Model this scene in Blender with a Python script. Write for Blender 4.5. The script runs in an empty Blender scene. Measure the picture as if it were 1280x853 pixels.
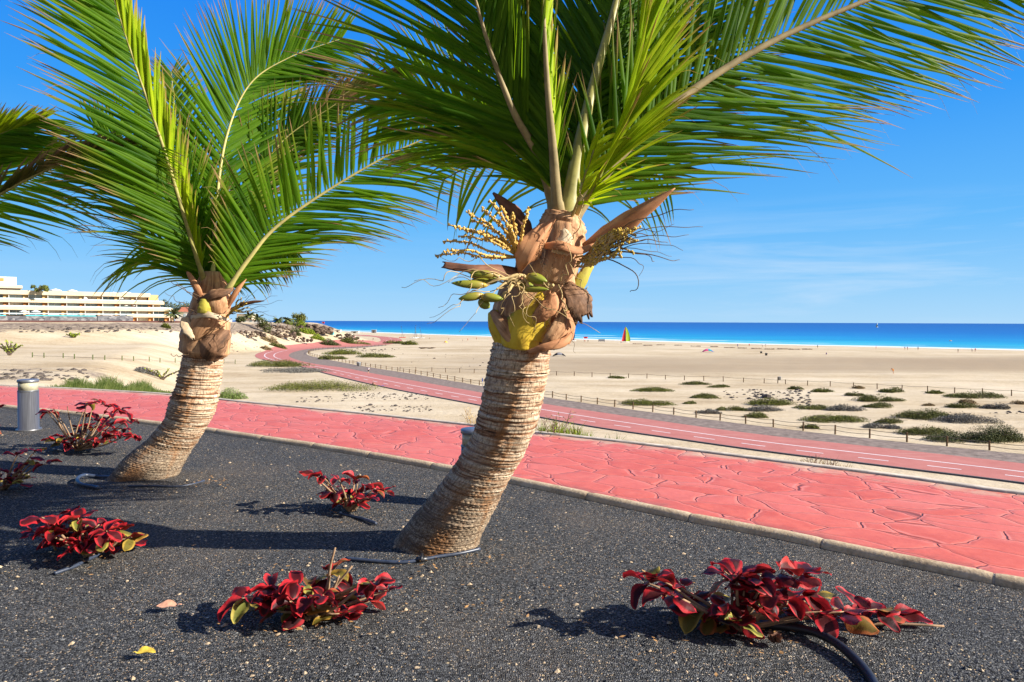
import bpy, bmesh, math, random
import numpy as np
from mathutils import Vector, Matrix
random.seed(11)
rng = np.random.default_rng(5)
C = bpy.context.scene.collection
SC = bpy.context.scene
PI = math.pi

# ---------------------------------------------------------------- camera
F = 853.0
PITCH = math.radians(-1.645); ROLL = math.radians(0.23)
CAMZ = 1.5
CAM = Vector((0, 0, CAMZ))
RM = Matrix.Rotation(PI/2 + PITCH, 3, 'X') @ Matrix.Rotation(ROLL, 3, 'Z')
cd = bpy.data.cameras.new('camera'); cam = bpy.data.objects.new('camera', cd); C.objects.link(cam)
cd.sensor_width = 36; cd.lens = 36*F/1280; cd.clip_start = .05; cd.clip_end = 60000
cam.matrix_world = Matrix.Translation(CAM) @ RM.to_4x4()
SC.camera = cam

def ray(px, py):
    d = RM @ Vector(((px-640)/F, -(py-426.5)/F, -1))
    return d
DOFF = 0.0
def W(px, py, depth):
    """world point on the sight line at a chosen distance along y"""
    d = ray(px, py); return CAM + d*((depth-DOFF)/d.y)
def P(px, py, z=0.0):
    d = ray(px, py); return CAM + d*((z-CAMZ)/d.z)

# ---------------------------------------------------------------- helpers
def thing(name, label, cat, loc=(0, 0, 0), rotz=0, group=None):
    o = bpy.data.objects.new(name, None); C.objects.link(o)
    o.location = loc; o.rotation_euler = (0, 0, rotz); o.empty_display_size = .2
    tag(o, label, cat, group); return o
def tag(o, label, cat, group=None):
    o['label'] = label; o['category'] = cat
    if group: o['group'] = group
    return o
def kind(o, k): o['kind'] = k; return o

class MB:
    """collects vertices, faces, uvs, material slots of ONE mesh"""
    def __init__(s): s.v = []; s.f = []; s.uv = []; s.m = []; s.fl = []
    def vert(s, p, uv=(0, 0)): s.v.append((p[0], p[1], p[2])); s.uv.append(uv); return len(s.v)-1
    def face(s, idx, m=0): s.f.append(tuple(idx)); s.m.append(m)
    def grid(s, rows, uvs=None, m=0, closed=False, flip=False):
        ids = []
        for i, r in enumerate(rows):
            ids.append([s.vert(p, uvs[i][j] if uvs else (0, 0)) for j, p in enumerate(r)])
        n = len(rows[0])
        for i in range(len(rows)-1):
            for j in range(n if closed else n-1):
                k = (j+1) % n
                q = (ids[i][j], ids[i][k], ids[i+1][k], ids[i+1][j])
                s.face(q[::-1] if flip else q, m)
        return ids
    def box(s, c, size, m=0, rot=0, taper=1.0):
        x, y, z = size[0]/2, size[1]/2, size[2]/2; ca, sa = math.cos(rot), math.sin(rot)
        ids = []
        for dz, k in ((-z, 1), (z, taper)):
            for dx, dy in ((-x, -y), (x, -y), (x, y), (-x, y)):
                dx *= k; dy *= k
                ids.append(s.vert((c[0]+dx*ca-dy*sa, c[1]+dx*sa+dy*ca, c[2]+dz)))
        a = ids
        for q in ((3, 2, 1, 0), (4, 5, 6, 7), (0, 1, 5, 4), (1, 2, 6, 5), (2, 3, 7, 6), (3, 0, 4, 7)): s.face([a[i] for i in q], m)
    def tube(s, pts, rad, n=8, m=0, cap=True, uvscale=1.0, squash=None):
        pts = [Vector(p) for p in pts]; N = len(pts)
        if not hasattr(rad, '__len__'): rad = [rad]*N
        rows = []; uvs = []; L = 0; prev = None
        for i, p in enumerate(pts):
            t = (pts[min(i+1, N-1)]-pts[max(i-1, 0)])
            t = t.normalized() if t.length > 1e-9 else Vector((0, 0, 1))
            if prev is None:
                a = Vector((1, 0, 0)) if abs(t.x) < .8 else Vector((0, 1, 0))
                u = (a - t*a.dot(t)).normalized()
            else:
                u = prev - t*prev.dot(t)
                u = u.normalized() if u.length > 1e-6 else prev
            prev = u; w = t.cross(u)
            if i: L += (p-pts[i-1]).length
            rows.append([p + (u*math.cos(2*PI*j/n) + w*math.sin(2*PI*j/n))*rad[i] for j in range(n)])
            uvs.append([(j/n, L*uvscale) for j in range(n)])
        ids = s.grid(rows, uvs, m, True)
        if cap:
            s.face(ids[0][::-1], m); s.face(ids[-1], m)
    def build(s, name, mats, parent=None, smooth=True):
        me = bpy.data.meshes.new(name)
        me.from_pydata(s.v, [], s.f); 
        if not isinstance(mats, (list, tuple)): mats = [mats]
        for x in mats: me.materials.append(x)
        me.polygons.foreach_set('material_index', s.m)
        me.polygons.foreach_set('use_smooth', [smooth]*len(s.f))
        uvl = me.uv_layers.new(name='UVMap')
        li = np.empty(len(me.loops), dtype=np.int32); me.loops.foreach_get('vertex_index', li)
        ua = np.array(s.uv, dtype=np.float32)[li] if len(s.uv) else np.zeros((0, 2), np.float32)
        uvl.data.foreach_set('uv', ua.ravel())
        me.update()
        o = bpy.data.objects.new(name, me); C.objects.link(o)
        if parent is not None:
            o.parent = parent
            o.matrix_parent_inverse = parent_world(parent).inverted()
        return o
def parent_world(p):
    m = Matrix.LocRotScale(p.location, p.rotation_euler, p.scale)
    return m if p.parent is None else parent_world(p.parent) @ p.matrix_parent_inverse @ m

def catmull(pts, n):
    pts = [Vector(p) for p in pts]; k = len(pts)
    ext = [pts[0]*2-pts[1]] + pts + [pts[-1]*2-pts[-2]]
    out = []
    for i in range(n):
        t = i/(n-1)*(k-1); a = min(int(t), k-2); u = t-a
        p0, p1, p2, p3 = ext[a:a+4]
        out.append(0.5*((2*p1) + (p2-p0)*u + (2*p0-5*p1+4*p2-p3)*u*u + (3*p1-p0-3*p2+p3)*u**3))
    return out
def resample(pts, step=None, n=None):
    pts = [Vector(p) for p in pts]
    d = [0]
    for a, b in zip(pts, pts[1:]): d.append(d[-1]+(b-a).length)
    if n is None: n = max(2, int(d[-1]/step)+1)
    out = []; j = 0
    for i in range(n):
        s = (i*step if step else d[-1]*i/(n-1))
        if s > d[-1]+1e-6: break
        while j < len(d)-2 and d[j+1] < s: j += 1
        out.append(pts[j].lerp(pts[j+1], (s-d[j])/max(1e-9, d[j+1]-d[j])))
    return out

# ---------------------------------------------------------------- materials
def newmat(name):
    m = bpy.data.materials.new(name); m.use_nodes = True
    nt = m.node_tree; nt.nodes.clear()
    return m, nt
class NT:
    def __init__(s, nt): s.nt = nt
    def n(s, t, **kw):
        x = s.nt.nodes.new(t)
        for k, v in kw.items():
            if k.startswith('i_'): 
                key = k[2:]; key = int(key) if key.isdigit() else key.replace('_', ' ')
                s.set(x.inputs[key], v)
            else: setattr(x, k, v)
        return x
    def set(s, inp, v):
        if hasattr(v, 'is_output'): s.nt.links.new(v, inp)
        elif hasattr(v, 'outputs'): s.nt.links.new(v.outputs[0], inp)
        else:
            if isinstance(v, tuple) and len(v) == 3 and inp.type == 'RGBA': v = v+(1,)
            inp.default_value = v
    def ramp(s, fac, stops, interp='LINEAR'):
        r = s.n('ShaderNodeValToRGB'); cr = r.color_ramp; cr.interpolation = interp
        while len(cr.elements) < len(stops): cr.elements.new(.5)
        for e, (p, c) in zip(cr.elements, stops):
            e.position = p; e.color = (c if isinstance(c, tuple) else (c, c, c)) + (1,) if not (isinstance(c, tuple) and len(c) == 4) else c
        s.set(r.inputs[0], fac); return r.outputs[0]
    def mix(s, fac, a, b, mode='MIX'):
        r = s.n('ShaderNodeMix', data_type='RGBA', blend_type=mode)
        s.set(r.inputs[0], fac); s.set(r.inputs[6], a); s.set(r.inputs[7], b); return r.outputs[2]
    def math(s, op, a, b=0.0, clamp=False):
        r = s.n('ShaderNodeMath', operation=op, use_clamp=clamp); s.set(r.inputs[0], a); s.set(r.inputs[1], b); return r.outputs[0]
    def noise(s, vec, scale, detail=4, rough=.55, dist=0):
        r = s.n('ShaderNodeTexNoise'); r.inputs['Scale'].default_value = scale; r.inputs['Detail'].default_value = detail
        r.inputs['Roughness'].default_value = rough; r.inputs['Distortion'].default_value = dist
        if vec is not None: s.set(r.inputs['Vector'], vec)
        return r.outputs['Fac']
    def voro(s, vec, scale, feature='F1', out='Distance', rnd=1.0):
        r = s.n('ShaderNodeTexVoronoi', feature=feature); r.inputs['Scale'].default_value = scale; r.inputs['Randomness'].default_value = rnd
        if vec is not None: s.set(r.inputs['Vector'], vec)
        return r.outputs[out]
    def mapping(s, vec, scale=(1, 1, 1), loc=(0, 0, 0), rot=(0, 0, 0)):
        r = s.n('ShaderNodeMapping'); s.set(r.inputs[0], vec); r.inputs['Scale'].default_value = scale; r.inputs['Location'].default_value = loc; r.inputs['Rotation'].default_value = rot
        return r.outputs[0]
    def pos(s): return s.n('ShaderNodeNewGeometry').outputs['Position']
    def obj(s): return s.n('ShaderNodeTexCoord').outputs['Object']
    def uv(s): return s.n('ShaderNodeTexCoord').outputs['UV']
    def attr(s, name, out='Fac'): return s.n('ShaderNodeAttribute', attribute_name=name).outputs[out]
    def bump(s, h, strength=.5, dist=.01, nrm=None):
        r = s.n('ShaderNodeBump'); r.inputs['Strength'].default_value = strength; r.inputs['Distance'].default_value = dist
        s.set(r.inputs['Height'], h)
        if nrm is not None: s.set(r.inputs['Normal'], nrm)
        return r.outputs[0]
    def bsdf(s, color, rough=.6, spec=.3, normal=None, metallic=0.0, **kw):
        b = s.n('ShaderNodeBsdfPrincipled')
        s.set(b.inputs['Base Color'], color); s.set(b.inputs['Roughness'], rough); s.set(b.inputs['Metallic'], metallic)
        s.set(b.inputs['Specular IOR Level'], spec)
        if normal is not None: s.set(b.inputs['Normal'], normal)
        for k, v in kw.items(): s.set(b.inputs[k.replace('_', ' ')], v)
        return b.outputs[0]
    def out(s, sh):
        o = s.n('ShaderNodeOutputMaterial'); s.set(o.inputs[0], sh)
M = {}
def simple(name, col, rough=.6, spec=.3, var=.25, scale=8.0, bump=0.0, bdist=.01, metallic=0.0):
    m, nt = newmat(name); k = NT(nt)
    n = k.noise(k.pos(), scale, 5)
    dk = tuple(c*(1-var) for c in col); lt = tuple(min(.95, c*(1+var)) for c in col)
    c = k.ramp(n, [(.3, dk), (.7, lt)])
    nr = k.bump(k.noise(k.pos(), scale*3, 4), bump, bdist) if bump else None
    k.out(k.bsdf(c, rough, spec, nr, metallic)); M[name] = m; return m

def leafmat(name, dark, light, tip, tipstart=.8, trans=.45, tcol=None, rough=.5, spec=.10):
    """palm leaflet: UV.x runs along the leaflet, UV.y is a random number per leaflet"""
    m, nt = newmat(name); k = NT(nt)
    sep = k.n('ShaderNodeSeparateXYZ'); k.set(sep.inputs[0], k.uv())
    along, rnd = sep.outputs[0], sep.outputs[1]
    n = k.noise(k.pos(), 14, 3)
    f = k.math('ADD', k.math('MULTIPLY', rnd, .7), k.math('MULTIPLY', n, .45))
    c = k.mix(k.ramp(f, [(.25, 0.0), (.85, 1.0)]), dark, light)
    tf = k.math('ADD', along, k.math('MULTIPLY', k.math('SUBTRACT', rnd, .5), .22))
    tf = k.math('ADD', tf, k.math('MULTIPLY', k.math('SUBTRACT', k.noise(k.pos(), 30, 2), .5), .12))
    mask = k.ramp(tf, [(tipstart, 0.0), (min(.999, tipstart+.14), 1.0)])
    yel = k.ramp(tf, [(tipstart-.22, 0.0), (tipstart+.02, .55)])
    c = k.mix(yel, c, (.22, .20, .02)); c = k.mix(mask, c, tip)
    b = k.bsdf(c, rough, spec)
    t = k.n('ShaderNodeBsdfTranslucent'); k.set(t.inputs[0], k.mix(.75, c, tcol or light, 'MIX'))
    t2 = k.mix(mask, tcol or light, tip); k.set(t.inputs[0], t2)
    mx = k.n('ShaderNodeMixShader'); mx.inputs[0].default_value = trans; k.set(mx.inputs[1], b); k.set(mx.inputs[2], t.outputs[0])
    k.out(mx.outputs[0]); M[name] = m; return m

leafmat('frond_green', (.028, .080, .004), (.10, .20, .008), (.36, .22, .10), tcol=(.32, .54, .010), trans=.5)
leafmat('frond_bright', (.18, .30, .008), (.44, .55, .014), (.46, .30, .08), tcol=(.58, .72, .012), trans=.45)
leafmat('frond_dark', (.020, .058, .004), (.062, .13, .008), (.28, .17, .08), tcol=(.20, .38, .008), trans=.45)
leafmat('frond_dry', (.06, .07, .015), (.16, .13, .035), (.26, .15, .07), tipstart=.6, tcol=(.25, .22, .04))
simple('midrib', (.30, .27, .08), .5, .35, .3, 12)
simple('midrib_tan', (.27, .21, .10), .6, .25, .3, 14)
simple('midrib_pale', (.46, .40, .14), .5, .3, .2, 10)

def trunkmat(name):
    m, nt = newmat(name); k = NT(nt)
    uv = k.uv(); sep = k.n('ShaderNodeSeparateXYZ'); k.set(sep.inputs[0], uv)
    band = k.noise(k.mapping(uv, (1.6, 38, 1)), 1.0, 6, .72)
    fine = k.noise(k.mapping(uv, (60, 30, 1)), 1.0, 4, .6)
    low = k.ramp(sep.outputs[1], [(.35, 0.0), (.85, 1.0)])       # metres up the trunk: old grey bark below, fresh scars above
    new = k.ramp(band, [(.32, (.06, .032, .02)), (.42, (.30, .13, .06)), (.49, (.54, .37, .23)), (.56, (.63, .50, .35)), (.70, (.70, .59, .45))])
    old = k.ramp(band, [(.32, (.05, .035, .025)), (.44, (.24, .17, .11)), (.55, (.42, .32, .21)), (.68, (.56, .46, .34))])
    c = k.mix(low, old, new)
    c = k.mix(k.ramp(fine, [(.33, .75), (.55, 0.0)]), c, (.10, .06, .035))
    st = k.noise(k.mapping(uv, (5, 1.2, 1)), 1.0, 3, .5, .6)
    c = k.mix(k.ramp(st, [(.54, 0.0), (.66, .75)]), c, (.34, .145, .045))
    wv = k.voro(k.mapping(uv, (75, 52, 1)), 1.0, 'DISTANCE_TO_EDGE'); wm = k.math('MULTIPLY', k.ramp(wv, [(.03, .8), (.16, 0.0)]), k.math('SUBTRACT', 1.0, k.math('MULTIPLY', low, .75)))
    c = k.mix(wm, c, (.075, .05, .035))
    vs = k.noise(k.mapping(uv, (26, 3.5, 1), (7, 2, 0)), 1.0, 5, .7)
    c = k.mix(k.ramp(vs, [(.60, 0.0), (.70, .7)]), c, (.085, .055, .035))
    gw = k.noise(k.mapping(uv, (2.5, 4, 1), (1, 9, 0)), 1.0, 4, .6)
    c = k.mix(k.ramp(gw, [(.54, 0.0), (.70, .4)]), c, (.38, .32, .25))
    dk = k.noise(k.mapping(uv, (3, 14, 1), (3.1, 7.7, 0)), 1.0, 4, .6)
    c = k.mix(k.ramp(dk, [(.60, 0.0), (.75, .7)]), c, (.07, .05, .04))
    nr = k.bump(k.math('ADD', k.math('MULTIPLY', band, .7), k.math('MULTIPLY', fine, .5)), .9, .014)
    k.out(k.bsdf(c, .85, .15, nr)); M[name] = m
trunkmat('palm_bark')

def fibremat(name, dark, mid, light, sx=40, sy=3):
    m, nt = newmat(name); k = NT(nt); uv = k.uv()
    n = k.noise(k.mapping(uv, (sx, sy, 1)), 1.0, 5, .65, .4); b = k.noise(k.pos(), 9, 4)
    c = k.ramp(k.math('ADD', k.math('MULTIPLY', n, .6), k.math('MULTIPLY', b, .4)), [(.33, dark), (.48, mid), (.66, light)])
    k.out(k.bsdf(c, .7, .25, k.bump(n, .6, .008))); M[name] = m
fibremat('sheath_fibre', (.12, .05, .02), (.40, .21, .10), (.58, .36, .19))
fibremat('spathe_brown', (.18, .065, .025), (.42, .19, .085), (.55, .29, .14), 22, 1.5)
fibremat('spathe_dark', (.045, .018, .010), (.13, .055, .03), (.28, .13, .07), 22, 1.5)
fibremat('sheath_dark', (.03, .018, .010), (.14, .07, .035), (.36, .2, .11), 24, 3)
fibremat('leaf_base_yellow', (.30, .14, .03), (.60, .40, .03), (.70, .52, .06), 16, 2)
fibremat('leaf_base_green', (.22, .17, .03), (.36, .31, .04), (.40, .30, .06), 10, 2)
fibremat('leaf_base_cream', (.36, .24, .13), (.56, .42, .26), (.68, .56, .40), 14, 2)
simple('flower_yellow', (.58, .37, .09), .6, .3, .35, 40, .5, .01)
simple('bud_yellow', (.50, .34, .05), .5, .3, .5, 30)
simple('stalk_dark', (.10, .06, .03), .7, .2, .4, 20)
simple('stalk_tan', (.42, .30, .13), .65, .2, .4, 20)
def coconutmat():
    m, nt = newmat('coconut_skin'); k = NT(nt)
    sep = k.n('ShaderNodeSeparateXYZ'); k.set(sep.inputs[0], k.uv())
    n = k.noise(k.pos(), 30, 4)
    c = k.ramp(k.math('ADD', sep.outputs[1], k.math('MULTIPLY', n, .25)), [(.15, (.30, .20, .06)), (.4, (.26, .24, .03)), (1.0, (.19, .22, .02))])
    c = k.mix(k.ramp(k.noise(k.pos(), 55, 3), [(.62, 0.0), (.72, .7)]), c, (.14, .08, .03))
    k.out(k.bsdf(c, .4, .4)); M['coconut_skin'] = m
coconutmat()

# ---------------------------------------------------------------- terrain shape
ZB = -11.0; ZS = -11.8
def sst(a, b, x):
    t = np.clip((x-a)/(b-a), 0, 1); return t*t*(3-2*t)
FAR_PX = [(0, 482.3), (65, 485), (140, 489), (219, 494), (320, 504.5), (440, 516), (590, 532), (668, 541), (784, 553.5), (960, 575.5), (1123, 596), (1280, 618)]
NEAR_PX = [(0, 508), (90, 517), (180, 528), (253, 537), (320, 547), (412, 560.5), (520, 579), (640, 601), (770, 628), (870, 649), (990, 672), (1127, 701), (1280, 731)]
def edge(pxs):
    w = [P(x, y, 0) for x, y in pxs]
    a = (w[0]-w[2]).normalized(); b = (w[-1]-w[-4]).normalized()
    b = (b + Vector((.25, 0, 0))).normalized()
    w = [w[0]+a*60, w[0]+a*25, w[0]+a*8] + w + [w[-1]+b*3, w[-1]+b*8+Vector((1, 0, 0)), w[-1]+b*20+Vector((8, 2, 0)), w[-1]+b*30+Vector((35, 6, 0))]
    return resample(catmull(w, 400), n=220)
FAR = edge(FAR_PX); NEAR = edge(NEAR_PX)
def sdist(poly, X, Y):
    """signed distance to an open polyline, positive to its left"""
    best = np.full(X.shape, 1e18); sg = np.ones(X.shape)
    A = [(p[0], p[1]) for p in poly]
    for (ax, ay), (bx, by) in zip(A, A[1:]):
        dx, dy = bx-ax, by-ay; L = dx*dx+dy*dy+1e-12
        t = np.clip(((X-ax)*dx+(Y-ay)*dy)/L, 0, 1)
        qx, qy = X-(ax+t*dx), Y-(ay+t*dy); d = qx*qx+qy*qy
        cr = dx*(Y-ay)-dy*(X-ax)
        u = d < best
        best = np.where(u, d, best); sg = np.where(u, np.sign(cr), sg)
    return np.sqrt(best)*sg
SHORE_PX = [(1700, 452), (1280, 438.3), (1100, 434), (960, 431), (860, 428.4), (780, 426), (700, 423.8), (600, 420.6), (520, 418), (450, 415.3), (425, 414)]
SHORE = [P(x, y, ZS) for x, y in SHORE_PX]
SHORE = [SHORE[0]+Vector((900, -300, 0)), SHORE[0]+Vector((300, -90, 0))] + SHORE + [SHORE[-1]+Vector((-120, 120, 0)), SHORE[-1]+Vector((-420, 300, 0)), SHORE[-1]+Vector((-3000, 900, 0))]
RIDGE = [Vector(p+(0,)) for p in ((-900, 60), (-400, 150), (-230, 205), (-150, 240), (-141, 290), (-134, 345), (-119, 368), (-118, 384), (-150, 405), (-260, 450), (-600, 600))]
ROADC_PX = [(1280, 593), (940, 554), (700, 520), (480, 476), (400, 459), (345, 450), (338, 445), (352, 440), (394, 435), (440, 433), (490, 427)]
ROADC = resample([P(x, y, ZB) for x, y in ROADC_PX], n=40)
def nz(X, Y, s, seed):
    r = np.random.default_rng(seed); v = 0*X
    for i in range(7):
        a = r.uniform(0, 2*PI); f = s*r.uniform(.5, 1.9); p = r.uniform(0, 6.28)
        v = v + np.sin((X*math.cos(a)+Y*math.sin(a))*f + p + 1.5*np.sin((X*math.sin(a)-Y*math.cos(a))*f*.6+p*2))
    return v/7
FARs = resample(FAR, n=60)
def height(X, Y, full=False):
    X = np.asarray(X, float); Y = np.asarray(Y, float)
    ds = sdist(SHORE, X, Y)          # shore runs right to left: positive = landward (left of direction of travel)
    beach = np.where(ds > 0, ZS + 0.8*(1-np.exp(-ds/38)), ZS + np.maximum(ds*.045, -6))
    left = sst(0, 25, -X-.42*Y)*sst(560, 300, Y)
    base = beach + 4.9*left
    dr = sdist(RIDGE, X, Y)          # ridge runs left to right then back: negative = seaward side
    nrm = nz(X, Y, .09, 3)
    rise = sst(-46, -2, dr + 7*nz(X, Y, .05, 9))
    top = .45 + .25*nz(X, Y, .12, 21)
    h = base*(1-rise) + top*rise
    droad = np.abs(sdist(ROADC, X, Y))
    calm = sst(6, 22, droad)
    h = h + calm*(.25*nrm + .10*nz(X, Y, .45, 5))*sst(5, 40, ds)*(1-.6*rise)
    de = sdist(FARs, X, Y)           # promenade runs left to right: positive = far side
    tt = np.clip((de-.12)/24, 0, 1); emb = 1-(1-tt)**2.3
    h = np.where(de > 0, -.05*(de < 3) * 1.0 + (h+.05)*emb, -.30)
    if full: return h, rise, ds, dr, de
    return h
_G = {}
def G(px, py):
    """where the sight line through a photo point meets the ground beyond the promenade"""
    key = (round(px, 2), round(py, 2))
    if key in _G: return _G[key].copy() if _G[key] is not None else None
    d = ray(px, py); d = d/d.y; t = np.geomspace(7, 1500, 170); out = None
    for it in range(2):
        hh = height(d.x*t, d.y*t); zz = CAMZ + d.z*t; de = sdist(FARs, d.x*t, d.y*t)
        below = np.where((zz < hh) & (de > .4))[0]
        if len(below) == 0: break
        i = below[0]
        if i == 0: tt = t[0]
        else:
            a = zz[i-1]-hh[i-1]; b = zz[i]-hh[i]; tt = t[i-1] + (t[i]-t[i-1])*(a/(a-b) if a > b else 1)
        out = CAM + d*tt
        if i == 0: break
        t = np.linspace(t[i-1], t[i], 24)
    if out is not None: out.z = float(height(np.array([out.x]), np.array([out.y]))[0])
    _G[key] = out
    return out.copy() if out is not None else None
def E(px, off=.35):
    """a point just beyond the promenade's far edge, on the sight line of this photo column"""
    d = ray(px, 400); best = min(range(len(FAR)-1), key=lambda i: abs(FAR[i].x*d.y-FAR[i].y*d.x) if FAR[i].y > 0 else 1e9)
    a, b = FAR[max(0, best-1)], FAR[min(len(FAR)-1, best+1)]; t = (b-a); k = (a.x*d.y-a.y*d.x)/((a.x-b.x)*d.y-(a.y-b.y)*d.x); q = a+t*k; t.normalize()
    q = q + Vector((-t.y, t.x, 0))*off; q.z = gz(q.x, q.y); return q
def gz(x, y): return float(height(np.array([x]), np.array([y]))[0])
# ---------------------------------------------------------------- ground materials
def sandmat():
    m, nt = newmat('sand'); k = NT(nt); p = k.pos()
    a = k.noise(p, .035, 6, .6); b = k.noise(k.mapping(p, (.02, .11, .1), rot=(0, 0, .12)), 1.0, 5, .6); f = k.noise(p, 1.7, 6, .65)
    g = k.math('ADD', k.math('ADD', k.math('MULTIPLY', a, .28), k.math('MULTIPLY', b, .32)), k.math('MULTIPLY', f, .20))
    g = k.math('ADD', g, k.math('MULTIPLY', k.noise(k.mapping(p, (.22, .5, .4), rot=(0, 0, .3)), 1.0, 7, .75), .20))
    c = k.ramp(g, [(.40, (.36, .265, .15)), (.49, (.50, .40, .255)), (.59, (.60, .50, .345))])
    damp = k.attr('damp'); c = k.mix(damp, c, (.33, .25, .155))
    rock = k.attr('rock')
    rn = k.noise(p, .16, 7, .7)
    rc = k.ramp(k.noise(p, .7, 6, .7), [(.3, (.08, .06, .045)), (.52, (.24, .185, .135)), (.7, (.44, .36, .25))])
    rm = k.ramp(k.math('ADD', rock, k.math('MULTIPLY', k.math('SUBTRACT', rn, .5), 1.1)), [(.48, 0.0), (.62, 1.0)])
    c = k.mix(rm, c, rc)
    sp = k.voro(p, 1.6); spots = k.ramp(sp, [(.05, 1.0), (.12, 0.0)])
    c = k.mix(k.math('MULTIPLY', spots, k.ramp(k.noise(p, .06, 3), [(.52, 0.0), (.66, .8)])), c, (.12, .09, .07))
    nr = k.bump(k.math('ADD', k.noise(p, .9, 6, .7), k.math('MULTIPLY', rm, k.noise(p, 1.4, 5, .7))), .5, .25)
    k.out(k.bsdf(c, .9, .1, nr)); M['sand'] = m
sandmat()
def gravelmat():
    m, nt = newmat('volcanic_gravel'); k = NT(nt); p = k.pos()
    q = k.mapping(p, (1, 1, .4))
    v = k.n('ShaderNodeTexVoronoi'); v.inputs['Scale'].default_value = 130; k.set(v.inputs['Vector'], q)
    col, dist = v.outputs['Color'], v.outputs['Distance']
    sep = k.n('ShaderNodeSeparateColor'); k.set(sep.inputs[0], col)
    v2 = k.n('ShaderNodeTexVoronoi'); v2.inputs['Scale'].default_value = 48; k.set(v2.inputs['Vector'], k.mapping(p, (1, 1, .4), (.3, 1.7, 0)))
    sep2 = k.n('ShaderNodeSeparateColor'); k.set(sep2.inputs[0], v2.outputs['Color'])
    base = k.ramp(sep.outputs[0], [(0.0, (.015, .0145, .014)), (.45, (.058, .0575, .056)), (.85, (.122, .121, .117)), (1.0, (.19, .19, .185))])
    tan = k.ramp(sep.outputs[1], [(0.0, (.50, .33, .15)), (.5, (.42, .36, .28)), (.8, (.30, .17, .08)), (1.0, (.55, .50, .42))])
    patch = k.noise(p, 1.1, 4)
    th = k.math('MULTIPLY', k.math('GREATER_THAN', k.math('ADD', sep.outputs[2], k.math('MULTIPLY', k.math('SUBTRACT', patch, .5), .22)), .945), .8)
    c = k.mix(th, base, tan)
    big = k.math('MULTIPLY', k.math('GREATER_THAN', sep2.outputs[0], .975), k.math('LESS_THAN', v2.outputs['Distance'], .34))
    c = k.mix(big, c, k.ramp(sep2.outputs[1], [(0.0, (.55, .40, .2)), (1.0, (.6, .53, .42))]))
    dust = k.ramp(k.noise(p, .55, 5, .6), [(.50, 0.0), (.72, .38)])
    c = k.mix(dust, c, (.17, .135, .10))
    hgt = k.math('SUBTRACT', 1.0, dist)
    nr = k.bump(k.math('ADD', hgt, k.math('MULTIPLY', k.noise(p, 40, 3), .5)), 1.0, .011)
    k.out(k.bsdf(c, .9, .08, nr)); M['volcanic_gravel'] = m
gravelmat()
def promenademat():
    m, nt = newmat('red_stamped_concrete'); k = NT(nt); p = k.pos()
    w = k.n('ShaderNodeTexNoise'); w.inputs['Scale'].default_value = 2.2; k.set(w.inputs['Vector'], p); w.inputs['Detail'].default_value = 3
    off = k.n('ShaderNodeVectorMath', operation='MULTIPLY_ADD'); k.set(off.inputs[0], w.outputs['Color']); off.inputs[1].default_value = (.26, .26, 0); k.set(off.inputs[2], k.mapping(p, (1, 1, 0), rot=(0, 0, .65)))
    q = k.mapping(off.outputs[0], (2.2, 3.6, 1))
    e = k.voro(q, 1.0, 'DISTANCE_TO_EDGE'); cellc = k.voro(q, 1.0, 'F1', 'Color')
    line = k.ramp(e, [(.003, 1.0), (.016, 0.0)])
    part = k.ramp(k.noise(p, 1.5, 3), [(.36, .55), (.46, 1.0)])
    lm = k.math('MULTIPLY', line, part)
    soft = k.ramp(k.noise(p, 5, 6, .7), [(.35, 0.0), (.7, 1.0)])
    c = k.mix(soft, (.50, .085, .050), (.62, .132, .080))
    sc = k.n('ShaderNodeSeparateColor'); k.set(sc.inputs[0], cellc)
    c = k.mix(k.math('MULTIPLY', sc.outputs[0], .35), c, (.68, .20, .16))
    wear = k.ramp(k.noise(k.mapping(p, (1, 1, 0), (5, 2, 0)), 1.6, 6, .7), [(.56, 0.0), (.75, .35)])
    c = k.mix(k.math('MULTIPLY', wear, .6), c, (.62, .28, .22))
    across = k.n('ShaderNodeSeparateXYZ'); k.set(across.inputs[0], k.uv()); across = across.outputs[0]
    dn = k.noise(p, 2.4, 7, .72)
    drift = k.ramp(k.math('ADD', across, k.math('MULTIPLY', k.math('SUBTRACT', dn, .5), .55)), [(.90, 0.0), (1.06, .75)])
    c = k.mix(drift, c, (.52, .39, .25))
    dust = k.ramp(k.noise(k.mapping(p, (.5, 1.2, 1), rot=(0, 0, .65)), 1.0, 7, .7), [(.54, 0.0), (.78, .30)])
    c = k.mix(dust, c, (.56, .28, .19))
    grime = k.ramp(k.noise(k.mapping(p, (1, 1, 1), (9, 4, 0)), .9, 7, .75), [(.54, 0.0), (.75, .45)])
    c = k.mix(grime, c, (.30, .075, .055))
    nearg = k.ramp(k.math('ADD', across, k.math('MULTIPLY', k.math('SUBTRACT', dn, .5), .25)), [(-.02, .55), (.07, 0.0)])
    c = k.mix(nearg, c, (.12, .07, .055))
    fl = k.ramp(k.noise(p, 60, 3), [(.62, 0.0), (.75, .35)]); c = k.mix(fl, c, (.40, .07, .07))
    c = k.mix(k.math('MULTIPLY', lm, .85), c, (.16, .045, .03))
    hi = k.math('MULTIPLY', k.ramp(e, [(.02, 0.0), (.03, .5), (.05, 0.0)]), part); c = k.mix(hi, c, (.75, .30, .24))  # lit edge of the joints: a highlight painted into the colour
    h = k.math('ADD', k.math('MULTIPLY', k.ramp(e, [(0.0, 0.0), (.02, .7), (.11, 1.0)], 'EASE'), 1.0), k.math('MULTIPLY', k.noise(p, 9, 6, .7), .45))
    k.out(k.bsdf(c, .55, .3, k.bump(h, .5, .018))); M['red_stamped_concrete'] = m
promenademat()
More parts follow.
